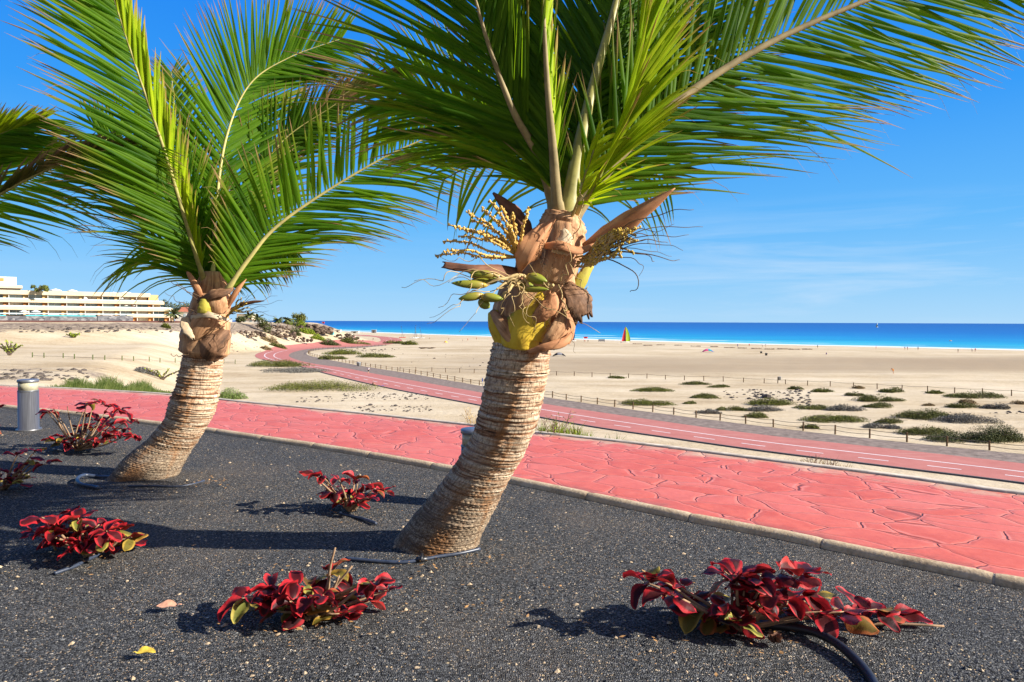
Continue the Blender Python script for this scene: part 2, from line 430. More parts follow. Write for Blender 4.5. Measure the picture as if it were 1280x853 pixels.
def roadmat():
    m, nt = newmat('red_asphalt'); k = NT(nt); p = k.pos()
    n = k.noise(p, .5, 6, .7); f = k.noise(p, 9, 4)
    c = k.ramp(k.math('ADD', k.math('MULTIPLY', n, .65), k.math('MULTIPLY', f, .35)), [(.35, (.37, .125, .10)), (.65, (.47, .185, .15))])
    c = k.mix(k.ramp(k.noise(k.mapping(p, (.15, 1.2, 1), rot=(0, 0, .75)), 1.0, 4), [(.58, 0.0), (.75, .35)]), c, (.50, .30, .25))
    k.out(k.bsdf(c, .8, .15)); M['red_asphalt'] = m
roadmat()
simple('line_white', (.72, .68, .66), .7, .2, .12, 3)
simple('shoulder_gravel', (.21, .165, .135), .9, .1, .35, 1.2, .5, .1)
simple('edge_concrete', (.44, .37, .29), .85, .15, .3, 6, .4, .01)
simple('dark_edge', (.10, .095, .09), .85, .15, .3, 5)
def kerbmat():
    m, nt = newmat('kerb_concrete'); k = NT(nt); p = k.pos()
    n = k.noise(p, 3.5, 6, .7); f = k.noise(p, 45, 4, .6)
    c = k.ramp(k.math('ADD', k.math('MULTIPLY', n, .6), k.math('MULTIPLY', f, .4)), [(.3, (.22, .155, .09)), (.5, (.50, .375, .23)), (.68, (.66, .53, .36))])
    k.out(k.bsdf(c, .85, .15, k.bump(f, .6, .006))); M['kerb_concrete'] = m
kerbmat()
simple('mortar', (.46, .38, .28), .9, .1, .2, 20)

# ---------------------------------------------------------------- terrain sheet
def polar(name, radii, angs, zfun):
    R, A = np.meshgrid(radii, angs, indexing='ij'); X = R*np.sin(A); Y = R*np.cos(A)
    Z, attrs = zfun(X, Y)
    nr, na = X.shape
    v = np.stack([X, Y, Z], -1).reshape(-1, 3)
    i = np.arange(nr-1)[:, None]*na; j = np.arange(na-1)[None, :]
    q = np.stack([i+j, i+na+j, i+na+j+1, i+j+1], -1).reshape(-1, 4)[:, ::-1]
    me = bpy.data.meshes.new(name); me.from_pydata(v.tolist(), [], q.tolist())
    me.polygons.foreach_set('use_smooth', [True]*len(q))
    for k, a in attrs.items():
        at = me.attributes.new(k, 'FLOAT', 'POINT'); at.data.foreach_set('value', a.reshape(-1).astype(np.float32))
    me.update(); o = bpy.data.objects.new(name, me); C.objects.link(o); return o
front = np.linspace(-.92, .92, 420)
ANG = np.concatenate([np.linspace(-PI, -.95, 40), front, np.linspace(.95, PI, 40)])
def tz(X, Y):
    h, rise, ds, dr, de = height(X, Y, True)
    rock = sst(.25, .8, rise)*.75*sst(.995, .9, rise)+.45*sst(.9, 1, rise)
    # the dark stony flat on the left below the dunes, and the stony ground inside the road's bend
    for (px, py, r, s) in ((40, 466, 16, .5), (110, 470, 9, .35), (470, 439, 26, .36), (530, 434, 20, .35), (440, 500, 10, .25), (980, 497, 9, .3), (470, 419, 60, .4)):
        c = G(px, py); dd = np.sqrt((X-c.x)**2 + ((Y-c.y)*.6)**2); rock = np.maximum(rock, s*sst(r*1.4, r*.4, dd))
    dampy = .55*sst(2.0, .2, np.abs(ds-1))
    a = (Y - .10*X)
    band = sst(150, 175, a)*sst(262, 215, a)*sst(-70, 40, X)
    dampy = np.maximum(dampy, band*(.75+.4*nz(X, Y, .03, 12)))
    return h, dict(rock=np.clip(rock, 0, 1), damp=np.clip(dampy, 0, 1))
radii = np.concatenate([np.linspace(.5, 30, 110), np.geomspace(30.3, 1600, 330), [2600, 4000]])
ter = kind(polar('terrain', radii, ANG, tz), 'structure'); ter.data.materials.append(M['sand'])

# ---------------------------------------------------------------- sea
def seamat():
    m, nt = newmat('sea_water'); k = NT(nt); p = k.pos()
    d = k.attr('off')
    n = k.noise(k.mapping(p, (.004, .014, 1)), 1.0, 5, .6)
    dd = k.math('ADD', d, k.math('MULTIPLY', k.math('SUBTRACT', n, .5), .16))
    c = k.ramp(dd, [(0.0, (.22, .50, .46)), (.10, (.07, .42, .48)), (.27, (.012, .32, .48)), (.48, (.004, .19, .43)), (.72, (.002, .095, .34)), (1.0, (.002, .048, .24))])
    st = k.noise(k.mapping(p, (.003, .022, 1)), 1.0, 6, .7)
    c = k.mix(k.ramp(st, [(.45, 0.0), (.65, .6)]), c, (.003, .11, .34))
    sf = k.attr('surf')
    fn = k.noise(k.mapping(p, (.035, .10, 1)), 1.0, 5, .7)
    foam = k.ramp(k.math('ADD', sf, k.math('MULTIPLY', k.math('SUBTRACT', fn, .5), 1.2)), [(.55, 0.0), (.75, .95)])
    c = k.mix(foam, c, (.78, .82, .82))
    h = k.math('ADD', k.noise(k.mapping(p, (.12, .35, 1)), 1.0, 5, .6), k.noise(p, 1.5, 3))
    k.out(k.bsdf(c, .35, .12, k.bump(h, .35, .5))); M['sea_water'] = m
seamat()
def seaz(X, Y):
    ds = -sdist(SHORE, X, Y)
    off = np.clip(ds, 0, 1e9)/(np.clip(ds, 0, 1e9)+330)
    wob = 9*nz(X, Y, .012, 31)+5*nz(X, Y, .04, 33)
    surf = 1.0*sst(34+wob, 10, ds) + .95*sst(17, 4, np.abs(ds-55-wob))*np.clip(.55+1.3*nz(X, Y, .008, 41), 0, 1) + .95*sst(14, 3, np.abs(ds-120-wob))*np.clip(.25+1.4*nz(X, Y, .009, 43), 0, 1)
    return np.full(X.shape, ZS), dict(off=off, surf=np.clip(surf, 0, 1))
sang = np.linspace(-1.5, 1.6, 520)
sea = kind(polar('sea', np.concatenate([np.geomspace(180, 2000, 330), [2600, 3600, 6000, 12000, 30000, 50000]]), sang, seaz), 'structure')
sea.data.materials.append(M['sea_water'])

# ---------------------------------------------------------------- gravel bed, promenade, kerb
n = len(NEAR)
mb = MB()
K = 70
tt = (np.linspace(0, 1, K)**1.6)[None, :]
nx = np.array([a.x for a in NEAR])[:, None]; ny = np.array([a.y for a in NEAR])[:, None]
BX = nx*(1-tt) + (nx*.35-2)*tt; BY = ny*(1-tt) - 6.0*tt
TRB = [P(547, 690, 0), P(176, 605, 0)]
def bedz(X, Y, fade=1.0):
    z = (.022*nz(X, Y, 1.3, 2) + .016*nz(X, Y, 3.1, 6) + .010*nz(X, Y, 6.5, 4))*fade - .012
    for b in TRB: z = z + .035*np.exp(-((X-b.x)**2+(Y-b.y-.15)**2)/.14)
    return z
BZ = bedz(BX, BY, np.minimum(1, tt*14))
rows = [[(BX[i, j], BY[i, j], BZ[i, j]) for j in range(K)] for i in range(n)]
mb.grid(rows, flip=True)
bed = kind(mb.build('gravel_bed', M['volcanic_gravel']), 'structure')

def ribbon(name, A, B, mat, z=0.0, cross=6, hfun=None):
    mb = MB()
    A = np.array([tuple(a)[:2] for a in A]); B = np.array([tuple(b)[:2] for b in B])
    t = np.linspace(0, 1, cross+1)[None, :, None]
    Q = A[:, None, :]*(1-t) + B[:, None, :]*t
    Z = (height(Q[..., 0], Q[..., 1]) if hfun else 0*Q[..., 0]) + z
    mb.grid([[(Q[i, j, 0], Q[i, j, 1], Z[i, j]) for j in range(cross+1)] for i in range(len(A))], [[(j/cross, i*.1) for j in range(cross+1)] for i in range(len(A))])
    o = kind(mb.build(name, mat), 'structure'); return o
def offset(poly, d):
    out = []
    for i, p in enumerate(poly):
        t = (poly[min(i+1, len(poly)-1)]-poly[max(i-1, 0)]); t.z = 0; t.normalize()
        out.append(p + Vector((-t.y, t.x, 0))*d)
    return out
KW = .066
far_in = offset(FAR, -.07)
near_in = offset(NEAR, KW*.8)
ribbon('promenade', near_in, far_in, M['red_stamped_concrete'], .006, 10)
# thin concrete edging on the sand side
mb = MB(); A = offset(FAR, -.07); B = offset(FAR, .05)
rows = []
for a, b in zip(A, B):
    rows.append([(a.x, a.y, -.2), (a.x, a.y, .02), (b.x, b.y, .02), (b.x, b.y, -.5)])
mb.grid(rows); kind(mb.build('promenade_edging', M['edge_concrete']), 'structure')
# rounded kerb between bed and promenade, laid in lengths with mortar joints
mb = MB(); fine = resample(NEAR, step=.05)
seg = 19; i = 0
while i < len(fine)-1:
    chunk = fine[i:i+seg+1]
    if len(chunk) < 2: break
    rows = []
    for q, p in enumerate(chunk):
        t = (chunk[min(q+1, len(chunk)-1)]-chunk[max(q-1, 0)]).normalized(); nv = Vector((-t.y, t.x, 0))
        sh = .93 if q in (0, len(chunk)-1) else 1
        off = t*(.006 if q == 0 else -.006 if q == len(chunk)-1 else 0)
        rows.append([(p + off + nv*(math.cos(a)*KW*sh) + Vector((0, 0, -.035 + .075*sh*max(-.4, math.sin(a)**.8 if math.sin(a) > 0 else -.6)))) for a in [PI*(1.08-1.16*w/8) for w in range(9)]])
    ids = mb.grid(rows, flip=True)
    e = chunk[-1]; mb.tube([e+Vector((0, 0, -.02))-t*.014, e+Vector((0, 0, -.02))+t*.014], [.052, .052], 10, 1)
    i += seg
kind(mb.build('kerb', [M['kerb_concrete'], M['mortar']]), 'structure')

# ---------------------------------------------------------------- cycle road on the beach
def gp(pts, z=ZB): return [P(x, y, z) for x, y in pts]
near_e = gp([(1420, 628), (1280, 606.5), (1120, 586.5), (960, 566.5), (840, 549.5), (717, 531), (598, 507.5), (480, 485), (412, 469), (375, 459), (345, 453.5), (326, 449.5), (319, 445.5), (324, 441.5), (345, 437.3), (394, 433), (440, 430.5), (470, 428), (476, 425), (468, 421.5), (440, 419)])
far_e = gp([(1420, 600), (1280, 581), (1120, 563), (960, 545.5), (840, 529.5), (679, 505.5), (604, 492), (469, 468), (430, 460.5), (400, 456.5), (379, 452.5), (366, 448.5), (361, 444.8), (367, 440.6), (385, 437), (410, 435.2), (444, 433.8), (485, 431), (502, 427), (494, 422.5), (458, 419)])
def rs(a, n=260): return resample(catmull(a, 300), n=n)
def rs2(a, b, n=300):
    A = catmull(a, n); B = catmull(b, n); return A, B
RA, RB = rs2(near_e, far_e, 320)
hz = lambda x, y: gz(x, y)
ribbon('cycle_road', RA, RB, M['red_asphalt'], .05, 3, hz)
def between(t): return [a.lerp(b, t) for a, b in zip(RA, RB)]
def zs(pts):
    return height(np.array([p.x for p in pts]), np.array([p.y for p in pts]))
def strip_line(name, c, w, z=.056, dash=None, i0=0, i1=None):
    c = resample(c[i0:i1], step=.5); mb = MB(); L = 0
    A = offset(c, w/2); B = offset(c, -w/2); ZA = zs(A)+z; ZB_ = zs(B)+z
    if dash is None:
        mb.grid([[(a.x, a.y, za), (b.x, b.y, zb)] for a, b, za, zb in zip(A, B, ZA, ZB_)], flip=True)
    else:
        on, off = dash; k = 0
        while k+on < len(c):
            mb.grid([[(A[q].x, A[q].y, ZA[q]), (B[q].x, B[q].y, ZB_[q])] for q in range(k, k+on+1)], flip=True); k += on+off
    return kind(mb.build(name, M['line_white']), 'structure')
strip_line('road_line_marking', between(.55), .24, .058)
strip_line('road_dash_marking', between(.29), .20, .058, (5, 6), 0, 200)
strip_line('road_edge_marking', between(.27), .22, .062, None, 150, 235)
# dark stone edging on the road's near side
c = resample(RA[:175], step=1.0); A = offset(c, -.30); B = offset(c, .02)
mb = MB(); mb.grid([[(b.x, b.y, h-.1), (b.x, b.y, h+.12), (a.x, a.y, h+.12), (a.x, a.y, h-.2)] for a, b, h in zip(A, B, zs(A))])
kind(mb.build('road_edging', M['dark_edge']), 'structure')
FENCE1 = [(1420, 583), (1290, 568.5), (1233, 563), (1081, 547.7), (930, 530), (774, 509.7), (684.6, 496.8), (603, 482.8), (552, 474), (507, 466), (472, 460.6), (448, 456.8), (425, 452.5), (403, 448.3), (388, 444.5), (386, 441.3), (396, 438.3), (420, 436.5), (452, 435), (486, 432.5)]
sh_a = RB[:268]; f1 = catmull(gp(FENCE1), 268)
ribbon('road_shoulder', sh_a, offset(f1, .6), M['shoulder_gravel'], .028, 5, hz)
# ---------------------------------------------------------------- palms
UP = Vector((0, 0, 1))
def frond(parent, pts, left, right, n=78, t0=.14, r=.03, r1=.004, mat='frond_green', rib='midrib', roll=0.0, lift=.12, label=None, t1=1.0, flat=.75, seed=None):
    root = {'coconut_palm': (703, 30, 4.36), 'coconut_palm.001': (265, 17, 6.42)}.get(parent.name)
    """a feather leaf: a tapering midrib along pts and two rows of folded, tapering leaflets.
    left/right: dict(a0, a1 spread angle at base and tip, len, droop, wind, w width, mat) or None"""
    rnd = random.Random(seed if seed is not None else hash(tuple(pts[-1])) & 0xffff)
    Np = 70
    if root: pts = [(root[0]+(pts[0][0]-root[0])*.4, pts[0][1]+root[1], root[2])] + list(pts)
    c = catmull([W(*p) for p in pts], Np)
    T = [(c[min(i+1, Np-1)]-c[max(i-1, 0)]).normalized() for i in range(Np)]
    mb = MB(); mats = [M[mat]]
    for side, q in ((1, left), (-1, right)):
        if q is None: continue
        mi = 0
        if q.get('mat'): mats.append(M[q['mat']]); mi = len(mats)-1
        nn = int(q.get('n', n)*(1.62 if parent.name.endswith('001') else 1.38))
        ta, tb = q.get('t0', t0), q.get('t1', t1)
        for k in range(nn):
            u = (k+.5+rnd.uniform(-.3, .3))/nn
            t = ta + (tb-ta)*u
            f = t*(Np-1); i = min(int(f), Np-2); p = c[i].lerp(c[i+1], f-i); tan = T[i].lerp(T[i+1], f-i).normalized()
            V = (p-CAM).normalized()
            S0 = tan.cross(V).normalized()          # left of the direction of travel in the picture
            R = Matrix.Rotation(roll + q.get('roll', 0), 3, tan)
            S = R @ S0; N = tan.cross(S).normalized()
            if N.dot(V) > 0 and abs(roll) < .8: N = -N
            a = math.radians(q['a0'] + (q['a1']-q['a0'])*u + rnd.gauss(0, q.get('ja', 3.0)))
            prof = min(1, .42+u*2.6)*(1-.62*max(0, (u-.45)/.55)**1.5)
            ln = q['len']*prof*rnd.uniform(.88, 1.08)
            if rnd.random() < .05: ln *= rnd.uniform(.5, .8)
            d = (tan*math.cos(a) + S*side*math.sin(a) + N*(lift+rnd.gauss(0, .05))).normalized()
            w = q.get('w', .034)*.90*(.55+.45*prof)*rnd.uniform(.85, 1.1)
            droop = q.get('droop', .2)*rnd.uniform(.6, 1.4); wind = q.get('wind', Vector((0, 0, 0)))
            tipd = rnd.random() < q.get('broken', .07)
            ns = 9; x = p.copy(); rv = rnd.random(); tw = rnd.gauss(0, .25); tb_ = rnd.gauss(.36, .22)
            prev = None
            for s in range(ns+1):
                g = s/ns
                ww = w*(min(1, .35+g*4.5))*(1-g**2.2)**.9*(.30 if tipd and g > .72 else 1) + .0012
                nrm = (N*flat + S*side*(1-flat)*.4 + tan*tb_)
                nrm = (nrm - d*nrm.dot(d)).normalized()
                nrm = Matrix.Rotation(tw*g, 3, d) @ nrm
                e = d.cross(nrm).normalized()
                fold = .36*ww
                a_ = mb.vert(x + e*ww*.5 - nrm*fold*.5, (g, rv)); b_ = mb.vert(x + nrm*fold*.5, (g, rv)); c_ = mb.vert(x - e*ww*.5 - nrm*fold*.5, (g, rv))
                if prev: mb.face((prev[0], prev[1], b_, a_), mi); mb.face((prev[1], prev[2], c_, b_), mi)
                prev = (a_, b_, c_)
                k_ = droop*(.35+1.6*g)/ns*1.6
                if tipd and g > .68: k_ += .55
                d = (d + (-UP)*k_ + wind*(g/ns*1.6) + Vector((rnd.gauss(0, .012), rnd.gauss(0, .012), rnd.gauss(0, .012)))).normalized()
                x = x + d*(ln/ns)
    o = mb.build('frond', mats, parent)
    if label: o['label'] = label
    rb = MB()
    rows = []; uvs = []
    for i in range(Np):
        g = i/(Np-1); V = (c[i]-CAM).normalized()
        S = T[i].cross(V).normalized(); S = Matrix.Rotation(roll, 3, T[i]) @ S; N = S.cross(T[i]).normalized()
        rr = r1 + (r-r1)*(1-g)**1.5 + (r*.5)*max(0, 1-g*7)**1.5
        rows.append([c[i] + S*rr*math.cos(x)*(1.15 if g < .2 else 1) + N*rr*.75*math.sin(x) for x in [2*PI*j/8 for j in range(8)]]); uvs.append([(j/8, g*3) for j in range(8)])
    rb.grid(rows, uvs, 0, True); rb.build('midrib', M[rib], o)
    return o

def trunk(parent, prof, bark_top_scale=1.0, seed=1):
    """prof: (px, py, depth, half width in px measured across) from the ground up"""
    rnd = np.random.default_rng(seed)
    pts = [W(a, b, d) for a, b, d, h in prof]; c = catmull(pts, 400)
    rad = [h/F*d for a, b, d, h in prof]
    Ls = [0]
    for a, b in zip(c, c[1:]): Ls.append(Ls[-1]+(b-a).length)
    Lt = Ls[-1]
    ringz = [0]; 
    while ringz[-1] < Lt:
        g = ringz[-1]/Lt
        ringz.append(ringz[-1] + (.0165+.009*sst(.30, .75, g))*rnd.uniform(.6, 1.5))
    mb = MB(); NA = 110; rows = []; uvs = []
    angs = np.linspace(0, 2*PI, NA, endpoint=False)
    def at(s):
        j = int(np.searchsorted(Ls, s)); j = min(max(j, 1), 399); f = (s-Ls[j-1])/max(1e-9, Ls[j]-Ls[j-1])
        p = c[j-1].lerp(c[j], min(1, f)); t = (c[min(j+2, 399)]-c[max(j-3, 0)]).normalized()
        q = (j-1+f)/399*(len(prof)-1); i = min(int(q), len(prof)-2); r = rad[i]+(rad[i+1]-rad[i])*(q-i)
        return p, t, r, abs(t.z)
    def rough(n, amp, k=3):
        x = rnd.normal(0, 1, NA)
        for _ in range(k): x = (np.roll(x, 1)+2*x+np.roll(x, -1))/4
        return x*amp
    tilt_p = rnd.uniform(0, 6.28); bulge = [rnd.uniform(-1, 1) for _ in range(4)]
    carry = rough(NA, .008, 8)
    for i in range(len(ringz)-1):
        z0, z1 = ringz[i], min(Lt, ringz[i+1]); g = z0/Lt; up = float(sst(.32, .7, g))
        amp = .0021 + .0028*up
        rag = rough(NA, .0016+.0036*up, 1); wav = rough(NA, .006, 14)
        carry = .86*carry + rough(NA, .0028, 10)
        flare = max(.0004, rnd.normal(amp*.8, amp*.75))*(.45+.9*abs(math.sin(i*.37+1.3*math.sin(i*.11))))
        for kf, fl in ((0.0, -.35), (.12, .95), (.30, 1.0), (.62, .45), (.97, -.1)):
            s = z0+(z1-z0)*kf
            p, t, r, cz = at(s)
            t = (t*.35+UP*.65).normalized()
            u = Vector((1, 0, 0)); u = (u-t*u.dot(t)).normalized(); w = t.cross(u)
            base = r*(1+.05*max(0, 1-g*7)**2)
            row = []; uv = []
            for j, a in enumerate(angs):
                sl = .008*math.sin(a+tilt_p) + wav[j]*.7
                notch = (.0035*(1-up))*math.sin(a*38+(i % 2)*PI)
                rr = base + flare*fl + carry[j] + (rag[j]+notch)*max(0, fl)
                row.append(p + t*(sl + (rag[j]*.8*max(0, fl)*up)) + (u*math.cos(a)+w*math.sin(a))*rr); uv.append((j/NA*1.5, s))
            rows.append(row); uvs.append(uv)
    # close the seam: repeat the first column with its own uv
    for r_, u_ in zip(rows, uvs): r_.append(r_[0].copy()); u_.append((1.5, u_[0][1]))
    mb.grid(rows, uvs); o = mb.build('trunk', M['palm_bark'], parent, True); return o

def sheet(name, parent, pts, widths, mat, curl=.5, face=None, thick=.006, nw=9, ragged=0.0, seed=0, label=None, keel=0.0):
    """a curved sheet (spathe, clasping leaf base, fibre): centre line, widths in metres, curl = how far it wraps round `face`"""
    rnd = random.Random(seed); n = 26
    c = catmull(pts, n); mb = MB(); front = []; back = []; uvs = []
    for i in range(n):
        g = i/(n-1); q = g*(len(widths)-1); k = min(int(q), len(widths)-2); w = widths[k]+(widths[k+1]-widths[k])*(q-k)
        t = (c[min(i+1, n-1)]-c[max(i-1, 0)]).normalized()
        fc = face if face is not None else (CAM-c[i]).normalized()
        fc = (fc - t*fc.dot(t)).normalized(); e = t.cross(fc).normalized()
        w *= 1+.05*math.sin(i*.8+len(pts)+mat.__len__())+rnd.uniform(-.02, .02)
        R = w/2/max(.15, curl*1.2)
        A = []; B = []; U = []
        for j in range(nw):
            x = -1+2*j/(nw-1); a = x*curl*1.2
            off = e*(R*math.sin(a)) + fc*(R*(math.cos(a)-1) - keel*w*abs(x))
            jt = t*(rnd.uniform(-1, 1)*ragged if i in (0, n-1) else 0) + fc*rnd.uniform(-1, 1)*ragged*.12
            jt = jt + fc*(w*.012*math.sin(x*7+seed+g*4)+w*.010*math.sin(g*9+x*3+seed*1.7))
            A.append(c[i]+off+jt); B.append(c[i]+off*(1-thick/max(.02, R))-fc*thick+jt); U.append((x*w*.5, g*.6))
        front.append(A); back.append(B); uvs.append(U)
    f = mb.grid(front, uvs); b = mb.grid(back, uvs, flip=True)
    for i in range(n-1):
        mb.face((f[i][0], f[i+1][0], b[i+1][0], b[i][0])); mb.face((f[i+1][-1], f[i][-1], b[i][-1], b[i+1][-1]))
    for j in range(nw-1):
        mb.face((f[0][j+1], f[0][j], b[0][j], b[0][j+1])); mb.face((f[-1][j], f[-1][j+1], b[-1][j+1], b[-1][j]))
    o = mb.build(name, M[mat], parent)
    if label: o['label'] = label
    return o
def core(name, parent, prof, mat, seed=3, lump=.012):
    rnd = np.random.default_rng(seed); pts = [W(a, b, d) for a, b, d, h in prof]; n = 60; c = catmull(pts, n); mb = MB(); rows = []; uvs = []
    NA = 48; car = np.zeros(NA)
    for i in range(n):
        g = i/(n-1); q = g*(len(prof)-1); k = min(int(q), len(prof)-2)
        r = [h/F*d for a, b, d, h in prof]; r = r[k]+(r[k+1]-r[k])*(q-k)
        x = rnd.normal(0, 1, NA)
        for _ in range(4): x = (np.roll(x, 1)+2*x+np.roll(x, -1))/4
        car = .8*car+x*lump
        t = (c[min(i+1, n-1)]-c[max(i-1, 0)]).normalized(); u = Vector((1, 0, 0)); u = (u-t*u.dot(t)).normalized(); w = t.cross(u)
        row = [c[i] + (u*math.cos(a)+w*math.sin(a))*(r+car[j]) for j, a in enumerate(np.linspace(0, 2*PI, NA, endpoint=False))]
        row.append(row[0].copy()); rows.append(row); uvs.append([(j/NA*1.2, g*.9) for j in range(NA+1)])
    ids = mb.grid(rows, uvs); mb.face(ids[-1][:-1]); return mb.build(name, M[mat], parent)
def spray(name, parent, strands, mat, r=.004, taper=.35, knob=0.0, seed=0, wob=.012, label=None, bead=None):
    """thin stalks: each strand a list of (px, py, depth)"""
    rnd = random.Random(seed); mb = MB()
    mats = [M[mat]] + ([M[bead]] if bead else [])
    for st in strands:
        c = catmull([W(*p) for p in st], 22)
        ph = [rnd.uniform(0, 6.28) for _ in range(3)]
        c = [p + Vector((math.sin(i*.8+ph[0]), math.sin(i*.7+ph[1]), math.sin(i*.9+ph[2])))*wob*min(1, i/6)*.5 for i, p in enumerate(c)]
        rr = r*rnd.uniform(.8, 1.25)
        rad = [rr*(1-(1-taper)*i/21) + (knob*rnd.uniform(0, 1) if i > 3 else 0) for i in range(22)]
        mb.tube(c, rad, 6)
        if bead:
            for i in range(4, 22):
                for _ in range(2):
                    if rnd.random() < .9:
                        p = c[i] + Vector((rnd.uniform(-1, 1), rnd.uniform(-1, 1), rnd.uniform(-1, 1)))*r*1.3; s = r*rnd.uniform(.9, 1.5)
                        mb.tube([p+Vector((0, 0, -s)), p, p+Vector((0, 0, s))], [s*.3, s, s*.3], 5, 1)
    o = mb.build(name, mats, parent)
    if label: o['label'] = label
    return o
def coconut(parent, a, b, wpx, seed):
    """young nut between two photo points, wpx thick in px"""
    A, B = W(*a), W(*b); t = (B-A).normalized(); u = t.cross(UP).normalized(); w = u.cross(t); L = (B-A).length; r = wpx/2/F*a[2]
    mb = MB(); rows = []; uvs = []
    prof = [(0, .25), (.03, .55), (.10, .80), (.25, 1.0), (.45, 1.0), (.65, .86), (.82, .58), (.93, .30), (1, .06)]
    for g, k in prof:
        rows.append([A + t*L*g + (u*math.cos(x)+w*math.sin(x))*r*k*(1+.05*math.cos(3*x)) for x in [2*PI*j/18 for j in range(18)]]); uvs.append([(j/18, g) for j in range(18)])
    ids = mb.grid(rows, uvs, 0, True); mb.face(ids[0][::-1]); mb.face(ids[-1])
    o = mb.build('coconut', M['coconut_skin'], parent)
    cap = MB(); cap.tube([A-t*L*.06, A+t*L*.02, A+t*L*.07], [r*.35, r*.62, r*.70], 8); cap.build('calyx', M['bud_yellow'], o)
    return o

# ---- the big palm in the middle
b = P(547, 688, 0)
big = thing('coconut_palm', 'large leaning coconut palm with green nuts and yellow flower sprays by the red promenade', 'palm tree', (b.x, b.y+.15, 0), group='coconut palms in the gravel bed')
D0 = 4.62
trunk(big, [(539, 700, D0, 55), (545, 683, D0-.02, 51.5), (559, 656, D0-.07, 45), (582, 622, D0-.14, 39.5), (606, 584, D0-.22, 35.5), (626, 549, D0-.30, 36), (638, 510, D0-.38, 37.5), (645, 474, D0-.44, 37.5), (651, 440, D0-.49, 36.5), (653, 428, D0-.49, 34)], seed=4)
DB = 4.36; DOFF = .20
core('sheath', big, [(652, 436, DB, 30), (655, 415, DB, 42), (664, 385, DB, 44), (680, 350, DB, 40), (692, 315, DB, 34), (700, 290, DB, 30), (704, 274, DB, 25), (706, 266, DB, 16)], 'sheath_fibre', 5)
fz = lambda x, y, d=DB: W(x, y, d)
px = DB/F
# clasping leaf bases round the bottom of the crown
sheet('leaf_base', big, [fz(650, 438, 4.12), fz(652, 420, 4.10), fz(668, 392, 4.10), fz(684, 362, 4.16)], [48*px, 66*px, 54*px, 38*px], 'leaf_base_yellow', .95, label='yellow clasping leaf base at the front of the crown')
sheet('leaf_base', big, [fz(640, 440, 4.22), fz(624, 425, 4.2), fz(613, 405, 4.22), fz(612, 390, 4.26)], [34*px, 40*px, 32*px, 20*px], 'leaf_base_yellow', .9, face=Vector((-.75, -.65, 0)), label='short yellow clasping leaf base on the left side')
sheet('leaf_base', big, [fz(672, 438, 4.2), fz(645, 425, 4.12), fz(628, 405, 4.14), fz(614, 388, 4.22)], [10*px, 20*px, 20*px, 8*px], 'sheath_fibre', .7, thick=.012, label='brown fibrous margin of a leaf base')
sheet('leaf_base', big, [fz(690, 436, 4.2), fz(704, 424, 4.16), fz(714, 404, 4.2), fz(718, 384, 4.26)], [14*px, 36*px, 30*px, 6*px], 'spathe_brown', .6, face=Vector((.6, -.8, 0)), ragged=.02, label='frayed brown leaf base on the right side')
sheet('leaf_base', big, [fz(708, 352, 4.2), fz(720, 364, 4.12), fz(727, 380, 4.10), fz(731, 397, 4.12)], [14*px, 32*px, 36*px, 26*px], 'sheath_dark', .38, face=Vector((.35, -.9, .2)), ragged=.035, thick=.012, nw=13, label='dark withered leaf base hanging as a torn flap on the right')
sheet('leaf_base', big, [fz(706, 392, 4.3), fz(718, 372, 4.28), fz(730, 350, 4.28), fz(740, 330, 4.32)], [26*px, 24*px, 20*px, 16*px], 'leaf_base_green', .8, face=Vector((.5, -.8, 0)), label='yellow green leaf stalk base behind the withered one')
sheet('leaf_base', big, [fz(688, 352, 4.14), fz(694, 332, 4.13), fz(699, 305, 4.16), fz(702, 276, 4.20)], [50*px, 58*px, 54*px, 50*px], 'sheath_fibre', 1.0, label='tan leaf sheath wrapped round the crown')
sheet('leaf_base', big, [fz(700, 318, 4.10), fz(703, 308, 4.09), fz(706, 296, 4.10), fz(704, 286, 4.13)], [22*px, 26*px, 20*px, 8*px], 'leaf_base_cream', .7, ragged=.01, label='torn cream flap of sheath')
sheet('leaf_base', big, [fz(668, 400, 4.09), fz(678, 392, 4.07), fz(688, 380, 4.075), fz(692, 366, 4.1)], [14*px, 20*px, 24*px, 10*px], 'spathe_brown', .6, ragged=.015, label='torn brown strip lying over the yellow leaf base')
# spathes
sheet('spathe', big, [fz(650, 342, 4.10), fz(662, 325, 4.04), fz(676, 300, 4.05), fz(695, 273, 4.15)], [5*px, 26*px, 34*px, 25*px, 2*px], 'spathe_brown', .35, keel=.32, nw=11, face=Vector((.55, -.85, .1)), label='upright open spathe at the front')
sheet('spathe', big, [fz(728, 308, 4.22), fz(762, 286, 4.16), fz(800, 262, 4.12), fz(844, 235, 4.10)], [12*px, 28*px, 26*px, 17*px, 1*px], 'spathe_brown', .4, keel=.25, nw=11, face=Vector((.35, -.75, .55)), label='long boat shaped spathe pointing right')
sheet('spathe', big, [fz(652, 336, 4.14), fz(620, 331, 4.06), fz(588, 331, 4.0), fz(554, 327, 3.98)], [26*px, 20*px, 16*px, 12*px], 'spathe_dark', .4, keel=.25, face=Vector((0, -.6, .8)), ragged=.01, label='dark withered spathe pointing left')
sheet('spathe', big, [fz(664, 302, 4.30), fz(652, 282, 4.3), fz(636, 262, 4.3), fz(616, 241, 4.32)], [12*px, 24*px, 20*px, 3*px], 'spathe_dark', .4, keel=.25, face=Vector((.3, -.7, -.5)), label='dark pointed spathe behind the flower spray')
sheet('spathe', big, [fz(672, 306, 4.15), fz(700, 303, 4.08), fz(724, 310, 4.1), fz(745, 304, 4.16)], [10*px, 22*px, 18*px, 4*px], 'spathe_brown', .9, face=Vector((0, -.7, .7)), ragged=.01, label='short curled spathe across the sheath')
